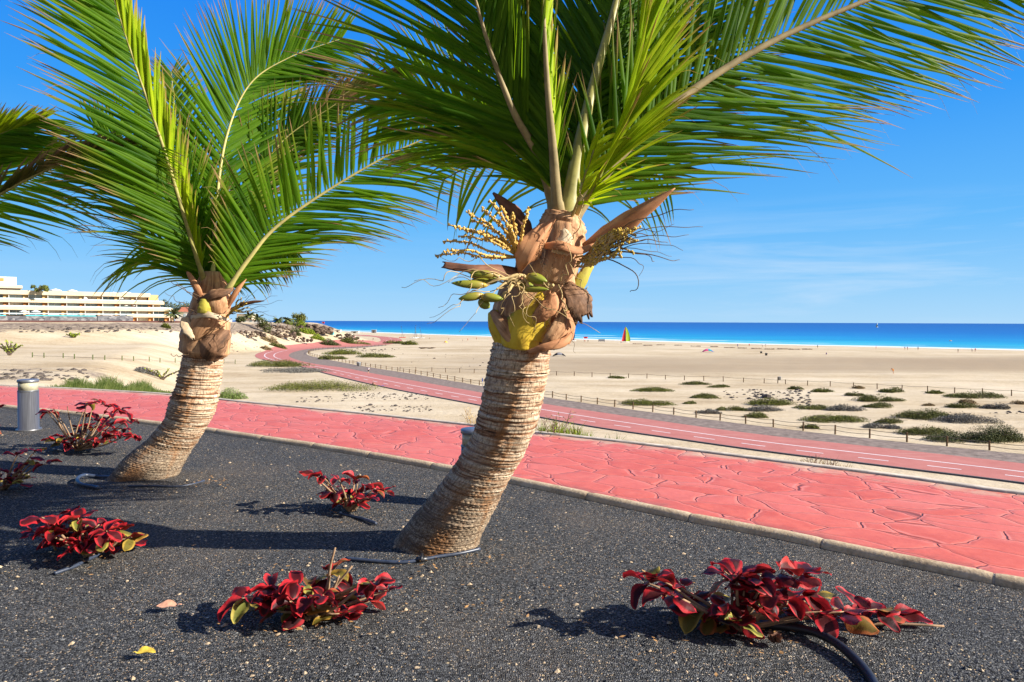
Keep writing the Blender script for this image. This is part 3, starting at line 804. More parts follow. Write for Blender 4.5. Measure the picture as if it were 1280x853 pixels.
sheet('leaf_base', big, [fz(676, 438, 4.14), fz(690, 424, 4.10), fz(702, 404, 4.11), fz(706, 384, 4.15)], [6*px, 20*px, 20*px, 4*px], 'sheath_fibre', .6, face=Vector((.3, -.95, 0)), ragged=.02, label='torn brown strip of leaf base at lower right')
sheet('leaf_base', big, [fz(660, 440, 4.10), fz(682, 434, 4.08), fz(704, 428, 4.10), fz(718, 414, 4.16)], [5*px, 10*px, 12*px, 3*px], 'spathe_brown', .5, ragged=.015, label='ragged brown rim under the yellow leaf base')
fr_ = random.Random(31); st = []
for _ in range(46):
    x = fr_.uniform(655, 716); y = fr_.uniform(275, 412); l = fr_.uniform(12, 34); dx = fr_.uniform(-9, 9)
    x = max(x, 660 if y > 340 else 676)
    st.append([(x, y, 4.13), (x+dx*.4, y+l*.45, 4.06), (x+dx, y+l, 4.07+fr_.uniform(-.02, .04))])
spray('fibre_strands', big, st, 'stalk_dark', .0016, .5, 0, 33, .012)
# flower spray to the left: thick yellow spikes
tips = [(546, 320), (556, 302), (556, 315), (562, 282), (584, 266), (590, 275), (602, 261), (613, 251), (626, 258), (640, 268), (661, 262), (575, 295), (598, 290), (616, 272), (634, 280), (578, 287), (608, 300)]
spray('flower_spray', big, [[(648, 322, 4.12), (648-(648-x)*.35, 318-(318-y)*.42+(4 if y > 300 else -3), 4.07-.02*(i % 4)), (648-(648-x)*.7, 318-(318-y)*.75-3, 4.03-.03*(i % 4)), (x, y, 4.0-.035*(i % 5))] for i, (x, y) in enumerate(tips)], 'flower_yellow', .0062, .5, .001, 3, wob=.004, bead='flower_yellow', label='branched yellow flower spray')
rt = random.Random(8)
# fruiting spray to the right with dark bare stalk tips
ends = [(866, 261), (843, 279), (880, 285), (851, 326), (854, 313), (800, 344), (787, 366), (834, 305), (822, 290), (860, 295), (818, 328), (838, 320), (812, 305)]
spray('fruit_spray', big, [[(728, 322, 4.2), (752, 316+(y-300)*.12, 4.14), (790, 300+(y-300)*.55, 4.08-.03*(i % 3)), ((790+x)/2+8, 300+(y-300)*.8+rt.uniform(-6, 6), 4.06), (x, y, 4.04+.03*(i % 4))] for i, (x, y) in enumerate(ends)], 'stalk_dark', .0042, .3, 0, 5)
kn = [[(718+rt.uniform(0, 12), 330+rt.uniform(-10, 10), 4.2), (745, 316+rt.uniform(-14, 14), 4.12), (768, 306+rt.uniform(-18, 16), 4.08), (rt.uniform(775, 800), rt.uniform(282, 322), 4.05)] for _ in range(16)]
spray('fruit_spray', big, kn, 'stalk_tan', .0055, .7, .002, 6, bead='bud_yellow', label='crowded yellow buds and stalks on the right')
# coconut bunch
bunch = spray('coconut_bunch', big, [[(668, 350, 4.15), (650, 345, 4.06), (622, 350, 4.0), (604, 358, 3.98)], [(650, 345, 4.06), (636, 352, 4.02), (620, 362, 3.98)], [(660, 350, 4.08), (640, 358, 4.0), (628, 372, 3.97)], [(672, 350, 4.12), (682, 356, 4.05), (690, 358, 4.02)], [(640, 350, 4.05), (625, 345, 4.0), (610, 342, 3.98)], [(655, 348, 4.06), (660, 356, 4.03), (662, 362, 4.02)]], 'stalk_tan', .008, .7, .003, 9, label='bunch of small green coconuts')
for i, (a, b_, w_) in enumerate([((618, 344, 3.99), (585, 341, 3.97), 9), ((606, 357, 3.98), (564, 354, 3.95), 10), ((602, 369, 3.97), (573, 374, 3.95), 10), ((603, 371, 3.95), (629, 374, 3.94), 11), ((600, 376, 4.0), (612, 385, 3.97), 13), ((660, 346, 4.05), (684, 352, 4.0), 13), ((652, 361, 4.04), (686, 362, 4.0), 8), ((590, 352, 4.04), (622, 353, 4.02), 9), ((590, 345, 4.06), (624, 348, 4.06), 10), ((640, 352, 4.1), (668, 358, 4.08), 10)]):
    coconut(bunch, a, b_, w_, i)
# loose dry strings round the crown
st = []
for (x, y) in [(500, 358), (530, 408), (547, 382), (577, 412), (546, 321), (562, 350), (655, 396), (672, 410), (660, 402), (640, 405), (625, 395), (540, 395), (515, 352)]:
    st.append([(640+rt.uniform(-6, 10), 350+rt.uniform(-6, 8), 4.05), ((640+x)/2+6, (346+y)/2-10, 3.96), ((640+2*x)/3, (346+2*y)/3+rt.uniform(-5, 4), 3.93), (x, y, 3.9+rt.uniform(0, .1))])
spray('dry_stalks', big, st, 'stalk_tan', .0032, .4, 0, 11, .03)
st = []
for (x, y, x2, y2) in [(632, 350, 748, 414), (698, 356, 706, 395), (700, 352, 712, 300), (716, 300, 727, 225), (690, 360, 660, 330), (712, 330, 735, 365)]:
    st.append([(x, y, 4.06), ((x+x2)/2+4, (y+y2)/2+8, 4.0), (x2, y2, 4.03)])
spray('dry_stalks', big, st, 'stalk_tan', .003, .5, 0, 12, .025)

WR = Vector((.25, 0, 0))
def L_(a0, a1, ln, droop=.15, **k): return dict(a0=a0, a1=a1, len=ln, droop=droop, **k)
# back layers first, then the fronds that read in front of them
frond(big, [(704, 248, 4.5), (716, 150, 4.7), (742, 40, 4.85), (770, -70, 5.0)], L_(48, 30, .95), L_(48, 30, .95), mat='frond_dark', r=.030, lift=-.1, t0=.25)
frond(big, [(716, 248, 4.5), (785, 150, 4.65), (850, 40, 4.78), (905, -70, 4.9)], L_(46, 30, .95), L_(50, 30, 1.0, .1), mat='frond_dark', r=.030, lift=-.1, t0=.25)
frond(big, [(690, 250, 4.55), (664, 222, 4.7), (630, 208, 4.85), (590, 208, 5.0), (552, 226, 5.1)], L_(70, 40, .70, .9), L_(60, 35, .55, .5), mat='frond_green', n=10, r=.016)
frond(big, [(716, 255, 4.55), (745, 222, 4.85), (782, 212, 5.0), (812, 214, 5.2), (836, 228, 5.3)], L_(60, 35, .5, .5), L_(60, 35, .70, .8), mat='frond_green', n=9, r=.014)
frond(big, [(692, 246, 4.45), (662, 205, 4.5), (612, 165, 4.55), (552, 130, 4.6), (486, 108, 4.65)], L_(36, 22, 1.0, .22, n=50, w=.026), L_(40, 24, .85, .1, n=46, w=.026), mat='frond_green', r=.022, lift=-.05, t0=.24)
frond(big, [(712, 250, 4.36), (727, 170, 4.42), (746, 90, 4.5), (771, 0, 4.58), (795, -110, 4.66)], L_(44, 32, .95, .1), L_(40, 30, .95, .1), mat='frond_green', r=.062, r1=.018, rib='midrib', t0=.22, lift=-.30)
frond(big, [(690, 245, 4.38), (670, 190, 4.26), (642, 140, 4.14), (612, 60, 4.02), (592, -10, 3.94), (572, -95, 3.86)], L_(44, 34, 1.30, .12, w=.028, n=62), L_(32, 26, .95, .05, w=.030, n=62), mat='frond_green', r=.046, rib='midrib_tan', t0=.16, lift=-.15)
frond(big, [(696, 252, 4.28), (691, 185, 4.18), (684, 105, 4.08), (679, 0, 3.98), (677, -120, 3.9)], L_(40, 30, .95, .1, w=.03), L_(14, 11, .70, .05, mat='frond_bright', w=.056, n=60, t0=.25, roll=.6), mat='frond_green', r=.046, r1=.006, rib='midrib_tan', t0=.24, lift=-.25)
frond(big, [(722, 262, 4.36), (775, 195, 4.38), (850, 124, 4.42), (960, 55, 4.48), (1085, 0, 4.52), (1200, -40, 4.55), (1300, -62, 4.58)], L_(44, 34, 1.12, .03, w=.036, n=80), L_(46, 22, 1.58, .06, wind=WR*.5, w=.030, broken=.16, n=100, t0=.15), mat='frond_green', r=.050, r1=.008, rib='midrib_tan', t0=.16, lift=-.12)
frond(big, [(738, 240, 4.10), (766, 185, 3.98), (790, 115, 3.9), (803, 30, 3.82), (812, -90, 3.75)], L_(10, 8, .5, .05, n=22, w=.036), L_(22, 15, .66, .10, wind=WR*1.0, w=.036, ja=5, broken=.2, n=46, t0=.1), mat='frond_bright', r=.020, rib='midrib', t0=.15, roll=.75)
frond(big, [(722, 252, 4.1), (730, 222, 4.06), (740, 195, 4.02), (748, 165, 3.99)], L_(20, 12, .22, .2, n=4), L_(34, 22, .30, .75, n=9, ja=9, broken=.45, w=.034), mat='frond_bright', r=.010, t0=.2, roll=.6)

DOFF = 0.0
# ---- the second palm, on the left
b = P(176, 604, 0)
mid = thing('coconut_palm', 'smaller coconut palm with a bent trunk and no nuts, left of the large one', 'palm tree', (b.x, b.y+.15, 0), group='coconut palms in the gravel bed')
D1 = 6.50
trunk(mid, [(170, 616, D1, 42), (178, 603, D1, 40), (190, 581, D1, 34), (212, 556, D1, 26.5), (231, 531, D1-.02, 25), (241, 508, D1-.04, 27), (248, 480, D1-.06, 24.5), (253, 452, D1-.08, 23.5), (254, 444, D1-.08, 22)], seed=9)
px = 6.4/F
core('sheath', mid, [(254, 450, 6.42, 18), (255, 440, 6.42, 29), (257, 420, 6.42, 30), (261, 395, 6.42, 25), (264, 375, 6.42, 22), (266, 358, 6.42, 19), (266, 340, 6.42, 12)], 'sheath_fibre', 8, .008)
fm = lambda x, y, d=6.2: W(x, y, d)
sheet('leaf_base', mid, [fm(234, 448, 6.3), fm(229, 436, 6.28), fm(228, 424, 6.28), fm(232, 408, 6.32)], [16*px, 24*px, 22*px, 12*px], 'leaf_base_green', .9, face=Vector((-.6, -.8, 0)), label='yellow green leaf base on the left')
sheet('leaf_base', mid, [fm(255, 449, 6.22), fm(262, 437, 6.17), fm(272, 424, 6.2), fm(284, 412, 6.27)], [34*px, 46*px, 34*px, 16*px], 'sheath_dark', .95, face=Vector((.25, -1, 0)), ragged=.02, label='dark split leaf base hanging at the front')
sheet('leaf_base', mid, [fm(240, 436, 6.24), fm(248, 418, 6.18), fm(258, 404, 6.17), fm(262, 396, 6.18)], [18*px, 40*px, 50*px, 52*px], 'sheath_fibre', 1.0, label='pale brown leaf base round the crown')
sheet('leaf_base', mid, [fm(238, 397, 6.2), fm(255, 393, 6.14), fm(272, 396, 6.14), fm(290, 402, 6.24)], [6*px, 8*px, 7*px, 3*px], 'leaf_base_cream', .4, face=Vector((0, -1, .3)), label='curled pale rim of a leaf base')
sheet('leaf_base', mid, [fm(232, 396, 6.2), fm(232, 404, 6.17), fm(236, 413, 6.16), fm(241, 424, 6.17)], [8*px, 14*px, 16*px, 4*px], 'leaf_base_cream', .5, ragged=.02, label='torn pale flap of sheath')
sheet('leaf_base', mid, [fm(256, 392, 6.14), fm(256, 384, 6.13), fm(257, 374, 6.15)], [20*px, 18*px, 15*px], 'leaf_base_green', .8, label='cut yellow green stalk stub')
sheet('leaf_base', mid, [fm(270, 392, 6.19), fm(272, 378, 6.16), fm(273, 362, 6.2)], [34*px, 30*px, 26*px], 'sheath_fibre', .9)
sheet('leaf_base', mid, [fm(246, 376, 6.2), fm(264, 368, 6.14), fm(280, 364, 6.16), fm(292, 360, 6.24)], [8*px, 14*px, 14*px, 4*px], 'sheath_dark', .7, face=Vector((0, -1, .4)), ragged=.02, label='dark ragged collar of fibre')
sheet('leaf_base', mid, [fm(249, 372, 6.22), fm(243, 360, 6.2), fm(237, 348, 6.2), fm(233, 340, 6.22)], [12*px, 14*px, 11*px, 5*px], 'spathe_brown', .9, face=Vector((-.4, -.9, 0)), ragged=.01)
sheet('spathe', mid, [fm(284, 385, 6.25), fm(291, 372, 6.22), fm(299, 360, 6.22), fm(308, 349, 6.26)], [6*px, 9*px, 7*px, 1*px], 'spathe_brown', .9, face=Vector((.4, -.9, 0)))
sheet('spathe', mid, [fm(288, 386, 6.22), fm(302, 380, 6.16), fm(316, 377, 6.12), fm(330, 376, 6.1)], [6*px, 8*px, 6*px, 1*px], 'spathe_dark', .9, face=Vector((0, -.8, .5)))
sp = []
for i, (x, y) in enumerate([(348, 369), (355, 376), (332, 384), (322, 362), (345, 395), (318, 372), (308, 368), (335, 390), (300, 362)]):
    sp.append([(286, 394, 6.24), (294, 388+(y-380)*.2, 6.18), ((294+x)/2, (386+y)/2, 6.1), (x, y, 6.05)])
spray('flower_spray', mid, sp, 'stalk_dark', .0042, .25, 0, 21, .02)
spray('flower_spray', mid, [[(282, 398, 6.24), (289, 390, 6.18), (297+i*2, 378+i*3, 6.12), (302+3*i, 372+i*4, 6.08)] for i in range(5)], 'bud_yellow', .006, .5, .002, 22)
spray('dry_stalks', mid, [[(290, 398, 6.2), (270, 412, 6.12), (252, 428, 6.12), (236, 440, 6.15)], [(252, 372, 6.2), (230, 362, 6.1), (212, 352, 6.05), (198, 345, 6.0)], [(248, 376, 6.2), (228, 360, 6.1), (216, 352, 6.08)], [(246, 392, 6.15), (225, 378, 6.1), (208, 366, 6.05)], [(236, 443, 6.2), (222, 445, 6.18), (212, 443, 6.18)], [(272, 440, 6.1), (285, 425, 6.1), (292, 405, 6.15)]], 'stalk_dark', .0035, .4, 0, 23, .02)

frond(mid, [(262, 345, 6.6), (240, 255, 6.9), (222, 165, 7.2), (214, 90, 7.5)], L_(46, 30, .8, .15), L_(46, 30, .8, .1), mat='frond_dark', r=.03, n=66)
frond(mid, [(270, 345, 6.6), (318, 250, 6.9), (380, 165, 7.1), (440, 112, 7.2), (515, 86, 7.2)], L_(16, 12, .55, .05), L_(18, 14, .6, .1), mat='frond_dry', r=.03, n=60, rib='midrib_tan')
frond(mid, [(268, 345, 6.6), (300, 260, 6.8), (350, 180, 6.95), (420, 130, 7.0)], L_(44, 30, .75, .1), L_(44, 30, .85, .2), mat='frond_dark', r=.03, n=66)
frond(mid, [(252, 352, 6.5), (232, 325, 6.5), (208, 310, 6.52), (180, 305, 6.55)], L_(50, 30, .95, .75, broken=.2, n=16, w=.032), L_(40, 25, .75, .4, n=14, w=.03), mat='frond_green', r=.020)
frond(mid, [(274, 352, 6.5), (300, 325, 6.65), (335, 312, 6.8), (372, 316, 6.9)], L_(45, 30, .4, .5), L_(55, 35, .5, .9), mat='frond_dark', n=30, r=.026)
frond(mid, [(256, 350, 6.4), (236, 300, 6.3), (206, 245, 6.2), (168, 200, 6.1), (122, 168, 6.0)], L_(44, 30, 1.05, .32, broken=.15, n=60, w=.028, t0=.06), L_(42, 30, .85, .1, w=.03), mat='frond_green', r=.024, n=60, lift=-.05)
frond(mid, [(266, 345, 6.4), (270, 262, 6.5), (283, 172, 6.6), (312, 106, 6.7), (362, 72, 6.8), (428, 48, 6.9)], L_(52, 34, 1.0, .03, w=.034), L_(46, 30, 1.0, .08, w=.034), mat='frond_green', r=.024, lift=-.12, rib='midrib_pale', n=92, t0=.16, r1=.003)
frond(mid, [(253, 345, 6.3), (233, 280, 6.1), (206, 190, 5.9), (172, 90, 5.7), (146, 10, 5.55), (126, -60, 5.45)], L_(50, 40, 1.0, .08, w=.036), L_(17, 12, .58, .03, mat='frond_bright', n=72, w=.036, roll=.5), mat='frond_green', r=.03, rib='midrib', n=84, t0=.18)
frond(mid, [(283, 364, 6.26), (310, 325, 6.24), (345, 284, 6.26), (410, 238, 6.3), (490, 192, 6.34), (560, 163, 6.38), (625, 142, 6.4)], L_(66, 48, .80, .02, w=.046, broken=.22, t0=.17, n=62, roll=.35), L_(44, 24, 1.12, .20, w=.030, broken=.12, n=84), mat='frond_green', r=.030, lift=-.12, rib='midrib_pale', n=84, t0=.16)

# ---- the third palm, mostly outside the picture on the left
b = P(-190, 610, 0)
far_palm = thing('coconut_palm', 'coconut palm at the left edge of which only arching frond tips are seen', 'palm tree', (b.x, b.y, 0), group='coconut palms in the gravel bed')
trunk(far_palm, [(-195, 614, 6.6, 40), (-180, 580, 6.6, 30), (-160, 530, 6.55, 26), (-142, 470, 6.5, 25), (-132, 430, 6.45, 24)], seed=17)
core('sheath', far_palm, [(-132, 436, 6.45, 20), (-130, 415, 6.45, 29), (-126, 385, 6.45, 24), (-122, 350, 6.45, 16)], 'sheath_fibre', 18, .008)
frond(far_palm, [(-122, 352, 6.3), (-75, 292, 6.2), (0, 243, 6.1), (70, 208, 6.0), (130, 188, 5.95), (182, 178, 5.9)], L_(22, 12, .5, .08, mat='frond_dry', n=60, w=.028), L_(44, 22, 1.0, .16, broken=.14, w=.028), mat='frond_green', r=.026, rib='midrib', n=66)
frond(far_palm, [(-122, 345, 6.4), (-95, 270, 6.3), (-55, 205, 6.25), (-5, 170, 6.2), (52, 150, 6.15)], L_(24, 12, .6, .06, mat='frond_bright'), L_(44, 18, 1.0, .14, w=.03), mat='frond_green', r=.026, n=80)
frond(far_palm, [(-124, 345, 6.5), (-150, 250, 6.6), (-175, 150, 6.7), (-215, 70, 6.8)], L_(50, 34, .95, .15), L_(50, 34, .95, .1), mat='frond_green', n=70)
frond(far_palm, [(-126, 348, 6.5), (-180, 300, 6.5), (-250, 270, 6.5), (-320, 280, 6.5)], L_(50, 34, .9, .3), L_(50, 34, .9, .15), mat='frond_dark', n=70)
# ---------------------------------------------------------------- red-leaved shrubs in the bed
def copperleaf():
    m, nt = newmat('red_leaf'); k = NT(nt)
    sep = k.n('ShaderNodeSeparateXYZ'); k.set(sep.inputs[0], k.uv())
    edge = sep.outputs[0]       # 0 on the midrib .. 1 on the margin
    rnd = sep.outputs[1]
    n = k.noise(k.pos(), 30, 4)
    inner = k.ramp(rnd, [(0.0, (.020, .004, .005)), (.35, (.045, .006, .007)), (.6, (.090, .008, .009)), (.80, (.075, .012, .008)), (.86, (.16, .12, .02)), (1.0, (.13, .15, .03))])
    marg = k.ramp(rnd, [(0.0, (.26, .012, .016)), (.6, (.50, .020, .026)), (.82, (.42, .04, .03)), (.88, (.40, .26, .04)), (1.0, (.34, .30, .06))])
    f = k.ramp(k.math('ADD', edge, k.math('MULTIPLY', k.math('SUBTRACT', n, .5), .35)), [(.54, 0.0), (.76, 1.0)])
    c = k.mix(f, inner, marg)
    c = k.mix(k.ramp(k.noise(k.pos(), 60, 2), [(.58, 0.0), (.72, .45)]), c, (.06, .008, .012))
    b = k.bsdf(c, k.ramp(k.noise(k.pos(), 25, 3), [(.3, .42), (.7, .65)]), .22, k.bump(k.noise(k.pos(), 70, 3), .35, .004))
    t = k.n('ShaderNodeBsdfTranslucent'); k.set(t.inputs[0], k.mix(.4, c, (.50, .02, .03)))
    mx = k.n('ShaderNodeMixShader'); mx.inputs[0].default_value = .22; k.set(mx.inputs[1], b); k.set(mx.inputs[2], t.outputs[0]); k.out(mx.outputs[0]); M['red_leaf'] = m
copperleaf()
simple('shrub_twig', (.30, .19, .11), .8, .15, .35, 25, .4, .004)
def leaf_into(mb, base, d, up, L, wid, rv, cup, droop, rnd):
    d = d.normalized(); e = d.cross(up).normalized(); nrm = e.cross(d).normalized()
    nl, nw = 8, 6; rows = []; uvs = []; x = base.copy(); wave = rnd.uniform(0, 6)
    for i in range(nl+1):
        g = i/nl
        w = wid*.5*(max(0.0, math.sin(PI*min(1, g*.97+.025)**.85))**.62) + .0008
        row = []; uv = []
        for j in range(nw+1):
            s = -1+2*j/nw
            z = abs(s)**1.4*w*cup + .075*wid*math.sin(g*9+wave+s*2)*abs(s) + .05*wid*math.sin(g*14+wave*2)*(1-abs(s))*abs(s)*2
            row.append(x + e*s*w*(1-.18*cup) + nrm*z); uv.append((abs(s) if g < .93 else 1, rv))
        rows.append(row); uvs.append(uv)
        d = (d + Vector((0, 0, -1))*droop/nl*(.5+g)).normalized(); nrm = e.cross(d).normalized()
        x = x + d*(L/nl)
    mb.grid(rows, uvs)
def shrub(name, label, base, clusters, leaf=.15, hfac=1.0, seed=1, sticks=(), per=(5, 8), green=.12, group='red leaved shrubs in the gravel bed', spread=.26):
    """clusters: photo points of the leaf rosettes; each stands above the ground near the shrub's base"""
    rnd = random.Random(seed)
    B = P(base[0], base[1], 0)
    t = thing('red_shrub', label, 'shrub', (B.x, B.y, 0), group=group)
    st = MB(); lf = MB()
    inner = [(base[0]+(x-base[0])*rnd.uniform(.35, .75), base[1]+(y-base[1])*rnd.uniform(.35, .7)-2) for x, y in clusters if rnd.random() < .4]
    for ci, (x, y) in enumerate(list(clusters)+inner):
        sc_ = 1 if ci < len(clusters) else .8
        dy = rnd.uniform(-spread, spread)*(.8)
        q = W(x, y, B.y+dy)
        q.z = max(q.z, .03)
        m1 = B + Vector((rnd.uniform(-.03, .03), rnd.uniform(-.03, .03), 0))
        m2 = B.lerp(q, .45); m2.z = q.z*.35 + rnd.uniform(0, .04)
        m3 = B.lerp(q, .8) + Vector((rnd.uniform(-.02, .02), rnd.uniform(-.02, .02), .01))
        st.tube(catmull([m1, m2, m3, q], 10), [.011-.0075*i/9 for i in range(10)], 6)
        out = (q-B); out.z *= .6; out = out.normalized() if out.length > .02 else Vector((0, 0, 1))
        nl = rnd.randint(*per) - (2 if sc_ < 1 else 1); a0 = rnd.uniform(0, 6.28)
        for k in range(nl):
            a = a0 + k*2.4
            el = rnd.uniform(-.7, .35) if k > 1 else rnd.uniform(.0, .5)
            d = Vector((math.cos(a)*math.cos(el), math.sin(a)*math.cos(el), math.sin(el))) + out*.45
            L = leaf*rnd.uniform(.45, .88)*sc_; 
            low = q.z < .10 or k == nl-1
            rv = rnd.uniform(.82, 1) if rnd.random() < (green*2.6 if low else green*.35) else rnd.uniform(0, .80)
            s = q + d.normalized()*.012 - out*rnd.uniform(0, .05)
            up = Vector((rnd.uniform(-.35, .35), rnd.uniform(-.35, .35), 1))
            if abs(d.normalized().dot(up.normalized())) > .95: up = Vector((1, 0, .3))
            if s.z + d.normalized().z*L < .0: d.z = abs(d.z)*.2
            leaf_into(lf, s, d, up, L, L*rnd.uniform(.58, .78), rv, rnd.uniform(-.5, .8), rnd.uniform(.4, 1.6) if s.z > .12 else rnd.uniform(0, .4), rnd)
    for a, b in sticks:
        p, q = W(a[0], a[1], B.y), W(b[0], b[1], B.y-.05); p.z = max(p.z, .005)
        st.tube(catmull([p, p.lerp(q, .5)+Vector((rnd.uniform(-.02, .02), 0, .01)), q], 8), [.009-.004*i/7 for i in range(8)], 6)
    # keep leaves out of the ground
    for i, v in enumerate(lf.v):
        if v[2] < .006: lf.v[i] = (v[0], v[1], .006 + (.006-v[2])*.08)
    st.build('stem', M['shrub_twig'], t); lf.build('foliage', M['red_leaf'], t)
    return t
shrub('s', 'broad low red shrub with glossy crimson edged leaves at lower right, by the black hose', (925, 785), [(805, 728), (818, 722), (844, 730), (860, 744), (836, 742), (905, 714), (918, 718), (932, 736), (950, 722), (978, 713), (1002, 718), (953, 755), (985, 752), (1018, 748), (1003, 762), (1031, 765), (1055, 765), (1080, 756), (1096, 762), (1118, 768), (899, 780), (867, 760), (885, 768), (925, 772), (965, 742), (943, 748)], .185, seed=3, per=(4, 7), spread=.16, sticks=[((1060, 782), (1180, 783))])
shrub('s', 'red shrub with bare twigs among its leaves in the foreground, beside two fallen leaves', (393, 772), [(302, 748), (316, 755), (334, 735), (350, 742), (368, 727), (384, 733), (346, 764), (374, 762), (388, 745), (414, 713), (432, 746), (450, 732), (470, 728), (486, 738), (462, 752), (440, 766), (424, 760), (362, 752)], .165, seed=5, per=(5, 7), sticks=[((395, 770), (440, 708)), ((410, 740), (419, 685)), ((400, 772), (424, 720)), ((420, 745), (480, 722))], spread=.2)
shrub('s', 'small upright red shrub standing in the gravel between the two leaning trunks', (438, 638), [(391, 590), (400, 594), (423, 599), (444, 600), (414, 615), (435, 618), (458, 613), (470, 612), (484, 614), (429, 628), (448, 628), (462, 622), (420, 624)], .15, seed=7, per=(4, 6), sticks=[((436, 636), (402, 598)), ((440, 635), (447, 605))], spread=.2)
shrub('s', 'leafy red shrub at left with two pale yellow leaves, in the palm shadow', (112, 694), [(52, 647), (42, 664), (70, 650), (67, 662), (96, 645), (90, 658), (107, 657), (124, 656), (84, 670), (101, 678), (127, 676), (141, 670), (152, 659), (166, 672), (158, 680), (76, 678), (115, 668), (133, 664), (60, 668)], .165, seed=9, per=(5, 8), spread=.24, green=.2, sticks=[((70, 688), (62, 670)), ((128, 690), (128, 672))])
shrub('s', 'tallest red shrub with woody branches, between the bollard light and the smaller palm', (98, 563), [(108, 504), (121, 501), (138, 506), (152, 511), (141, 517), (164, 526), (168, 544), (152, 543), (158, 535), (124, 524), (118, 535), (93, 546), (79, 547), (66, 551), (86, 556), (113, 556), (127, 549), (132, 530), (110, 518), (146, 528), (136, 540), (100, 536), (62, 514)], .17, seed=11, per=(5, 8), spread=.4, green=.12, sticks=[((95, 562), (67, 511)), ((95, 562), (58, 513)), ((98, 560), (84, 508)), ((90, 555), (70, 520)), ((92, 552), (104, 515))])
shrub('s', 'red shrub with thin bare stems cut off by the left edge', (2, 612), [(24, 566), (37, 573), (48, 562), (60, 579), (17, 596), (26, 604), (8, 600), (-4, 566), (-20, 590), (-30, 575), (-12, 606), (40, 580)], .15, seed=13, per=(3, 5), spread=.25, green=.2)
shrub('s', 'red shrub outside the left edge with one leaf showing beside the bollard light', (-28, 545), [(-1, 509), (-10, 514), (-24, 505), (-40, 510), (-30, 525), (-48, 530), (-16, 528), (-8, 535)], .15, seed=15, per=(4, 6), spread=.25)

# ---------------------------------------------------------------- bollard lights
def brushed():
    m, nt = newmat('brushed_steel'); k = NT(nt); p = k.obj()
    n = k.noise(k.mapping(p, (60, 60, 3)), 1.0, 4, .6)
    c = k.ramp(n, [(.3, (.12, .12, .125)), (.7, (.21, .21, .215))])
    k.out(k.bsdf(c, .42, .5, None, .65)); M['brushed_steel'] = m
brushed()
simple('steel_cap', (.20, .21, .23), .4, .5, .1, 20, metallic=.6)
simple('frosted_band', (.40, .37, .25), .35, .4, .12, 30)
simple('black_rubber', (.018, .018, .02), .38, .45, .3, 30)
simple('blue_black_hose', (.035, .045, .07), .38, .5, .3, 30)
def lathe(mb, c, prof, n=28, m=0):
    rows = [[(c[0]+r*math.cos(2*PI*j/n), c[1]+r*math.sin(2*PI*j/n), c[2]+z) for j in range(n)] for r, z in prof]
    ids = mb.grid(rows, None, m, True); mb.face(ids[-1], m); mb.face(ids[0][::-1], m)
def bollard(px, py, h, r, label):
    b = P(px, py, 0); t = thing('bollard_light', label, 'bollard light', (b.x, b.y, 0), group='bollard lights along the promenade')
    m1 = MB(); lathe(m1, b, [(r*1.25, -.02), (r*1.25, .008), (r*1.22, .012), (r, .014), (r, h*.78)]); m1.build('post', M['brushed_steel'], t)
    m2 = MB(); lathe(m2, b, [(r*.94, h*.78), (r*.94, h*.955)]); m2.build('lamp_lens', M['frosted_band'], t)
    m3 = MB(); lathe(m3, b, [(r*1.02, h*.945), (r*1.04, h*.95), (r*1.04, h*.985), (r*.98, h), (.01, h*1.004)]); m3.build('cap', M['steel_cap'], t)
    m4 = MB(); lathe(m4, b, [(r*1.015, h*.765), (r*1.015, h*.785)]); m4.build('ring', M['steel_cap'], t)
bollard(36, 537, .685, .122, 'steel bollard light in the gravel at left, in full view before the tallest shrub')
bollard(594.5, 630, .62, .120, 'steel bollard light mostly hidden behind the large leaning trunk')

# ---------------------------------------------------------------- irrigation hoses, fallen leaves
def hose(label, pts, r, mat='blue_black_hose', group=None, clip=None, seed=0):
    w = []
    for q in pts:
        p = P(q[0], q[1], 0); p.z = (q[2] if len(q) > 2 else 0)+r*.55+float(bedz(np.array([p.x]), np.array([p.y]))[0])+.006; w.append(p)
    t = thing('irrigation_hose', label, 'hose', (w[0].x, w[0].y, 0), group='irrigation hoses')
    mb = MB(); mb.tube(catmull(w, 60), r, 10); mb.build('pipe', M[mat], t)
    if clip:
        c = P(*clip, 0); d = MB(); d.tube([c+Vector((-.035, 0, r)), c+Vector((.035, .01, r))], r*1.7, 8); d.tube([c+Vector((0, -.02, r)), c+Vector((0, .025, r+.03))], r*.8, 6); d.build('connector', M['black_rubber'], t)
hose('thick black hose curving out from under the broad low shrub', [(950, 782), (985, 789, .01), (1018, 799, .02), (1046, 813, .02), (1070, 831, .01), (1088, 850), (1100, 872), (1110, 900)], .021, 'black_rubber')
hose('dark hose with a connector crossing in front of the large trunk', [(432, 700), (470, 703), (500, 704), (523, 702), (548, 698), (575, 694), (600, 688)], .011, clip=(527, 702))
hose('blue grey hose looped at the foot of the smaller palm', [(150, 600), (125, 598), (106, 599, .02), (97, 604, .02), (101, 609, .01), (120, 612), (122, 613)], .016)
hose('thin blue hose lying on the gravel right of the smaller palm', [(160, 611), (190, 610), (220, 609), (240, 606), (256, 602)], .008)
hose('short hose end poking out beneath the small upright shrub', [(425, 640), (440, 643), (455, 648), (470, 655)], .012)
hose('short hose end beneath the leafy shrub with pale yellow leaves', [(128, 690), (112, 697), (92, 706), (68, 714)], .011)
simple('dry_leaf_pink', (.52, .27, .17), .6, .3, .3, 40)
simple('dry_leaf_yellow', (.50, .36, .05), .5, .3, .4, 40)
simple('dry_brown', (.16, .075, .045), .7, .25, .4, 50, .5, .004)
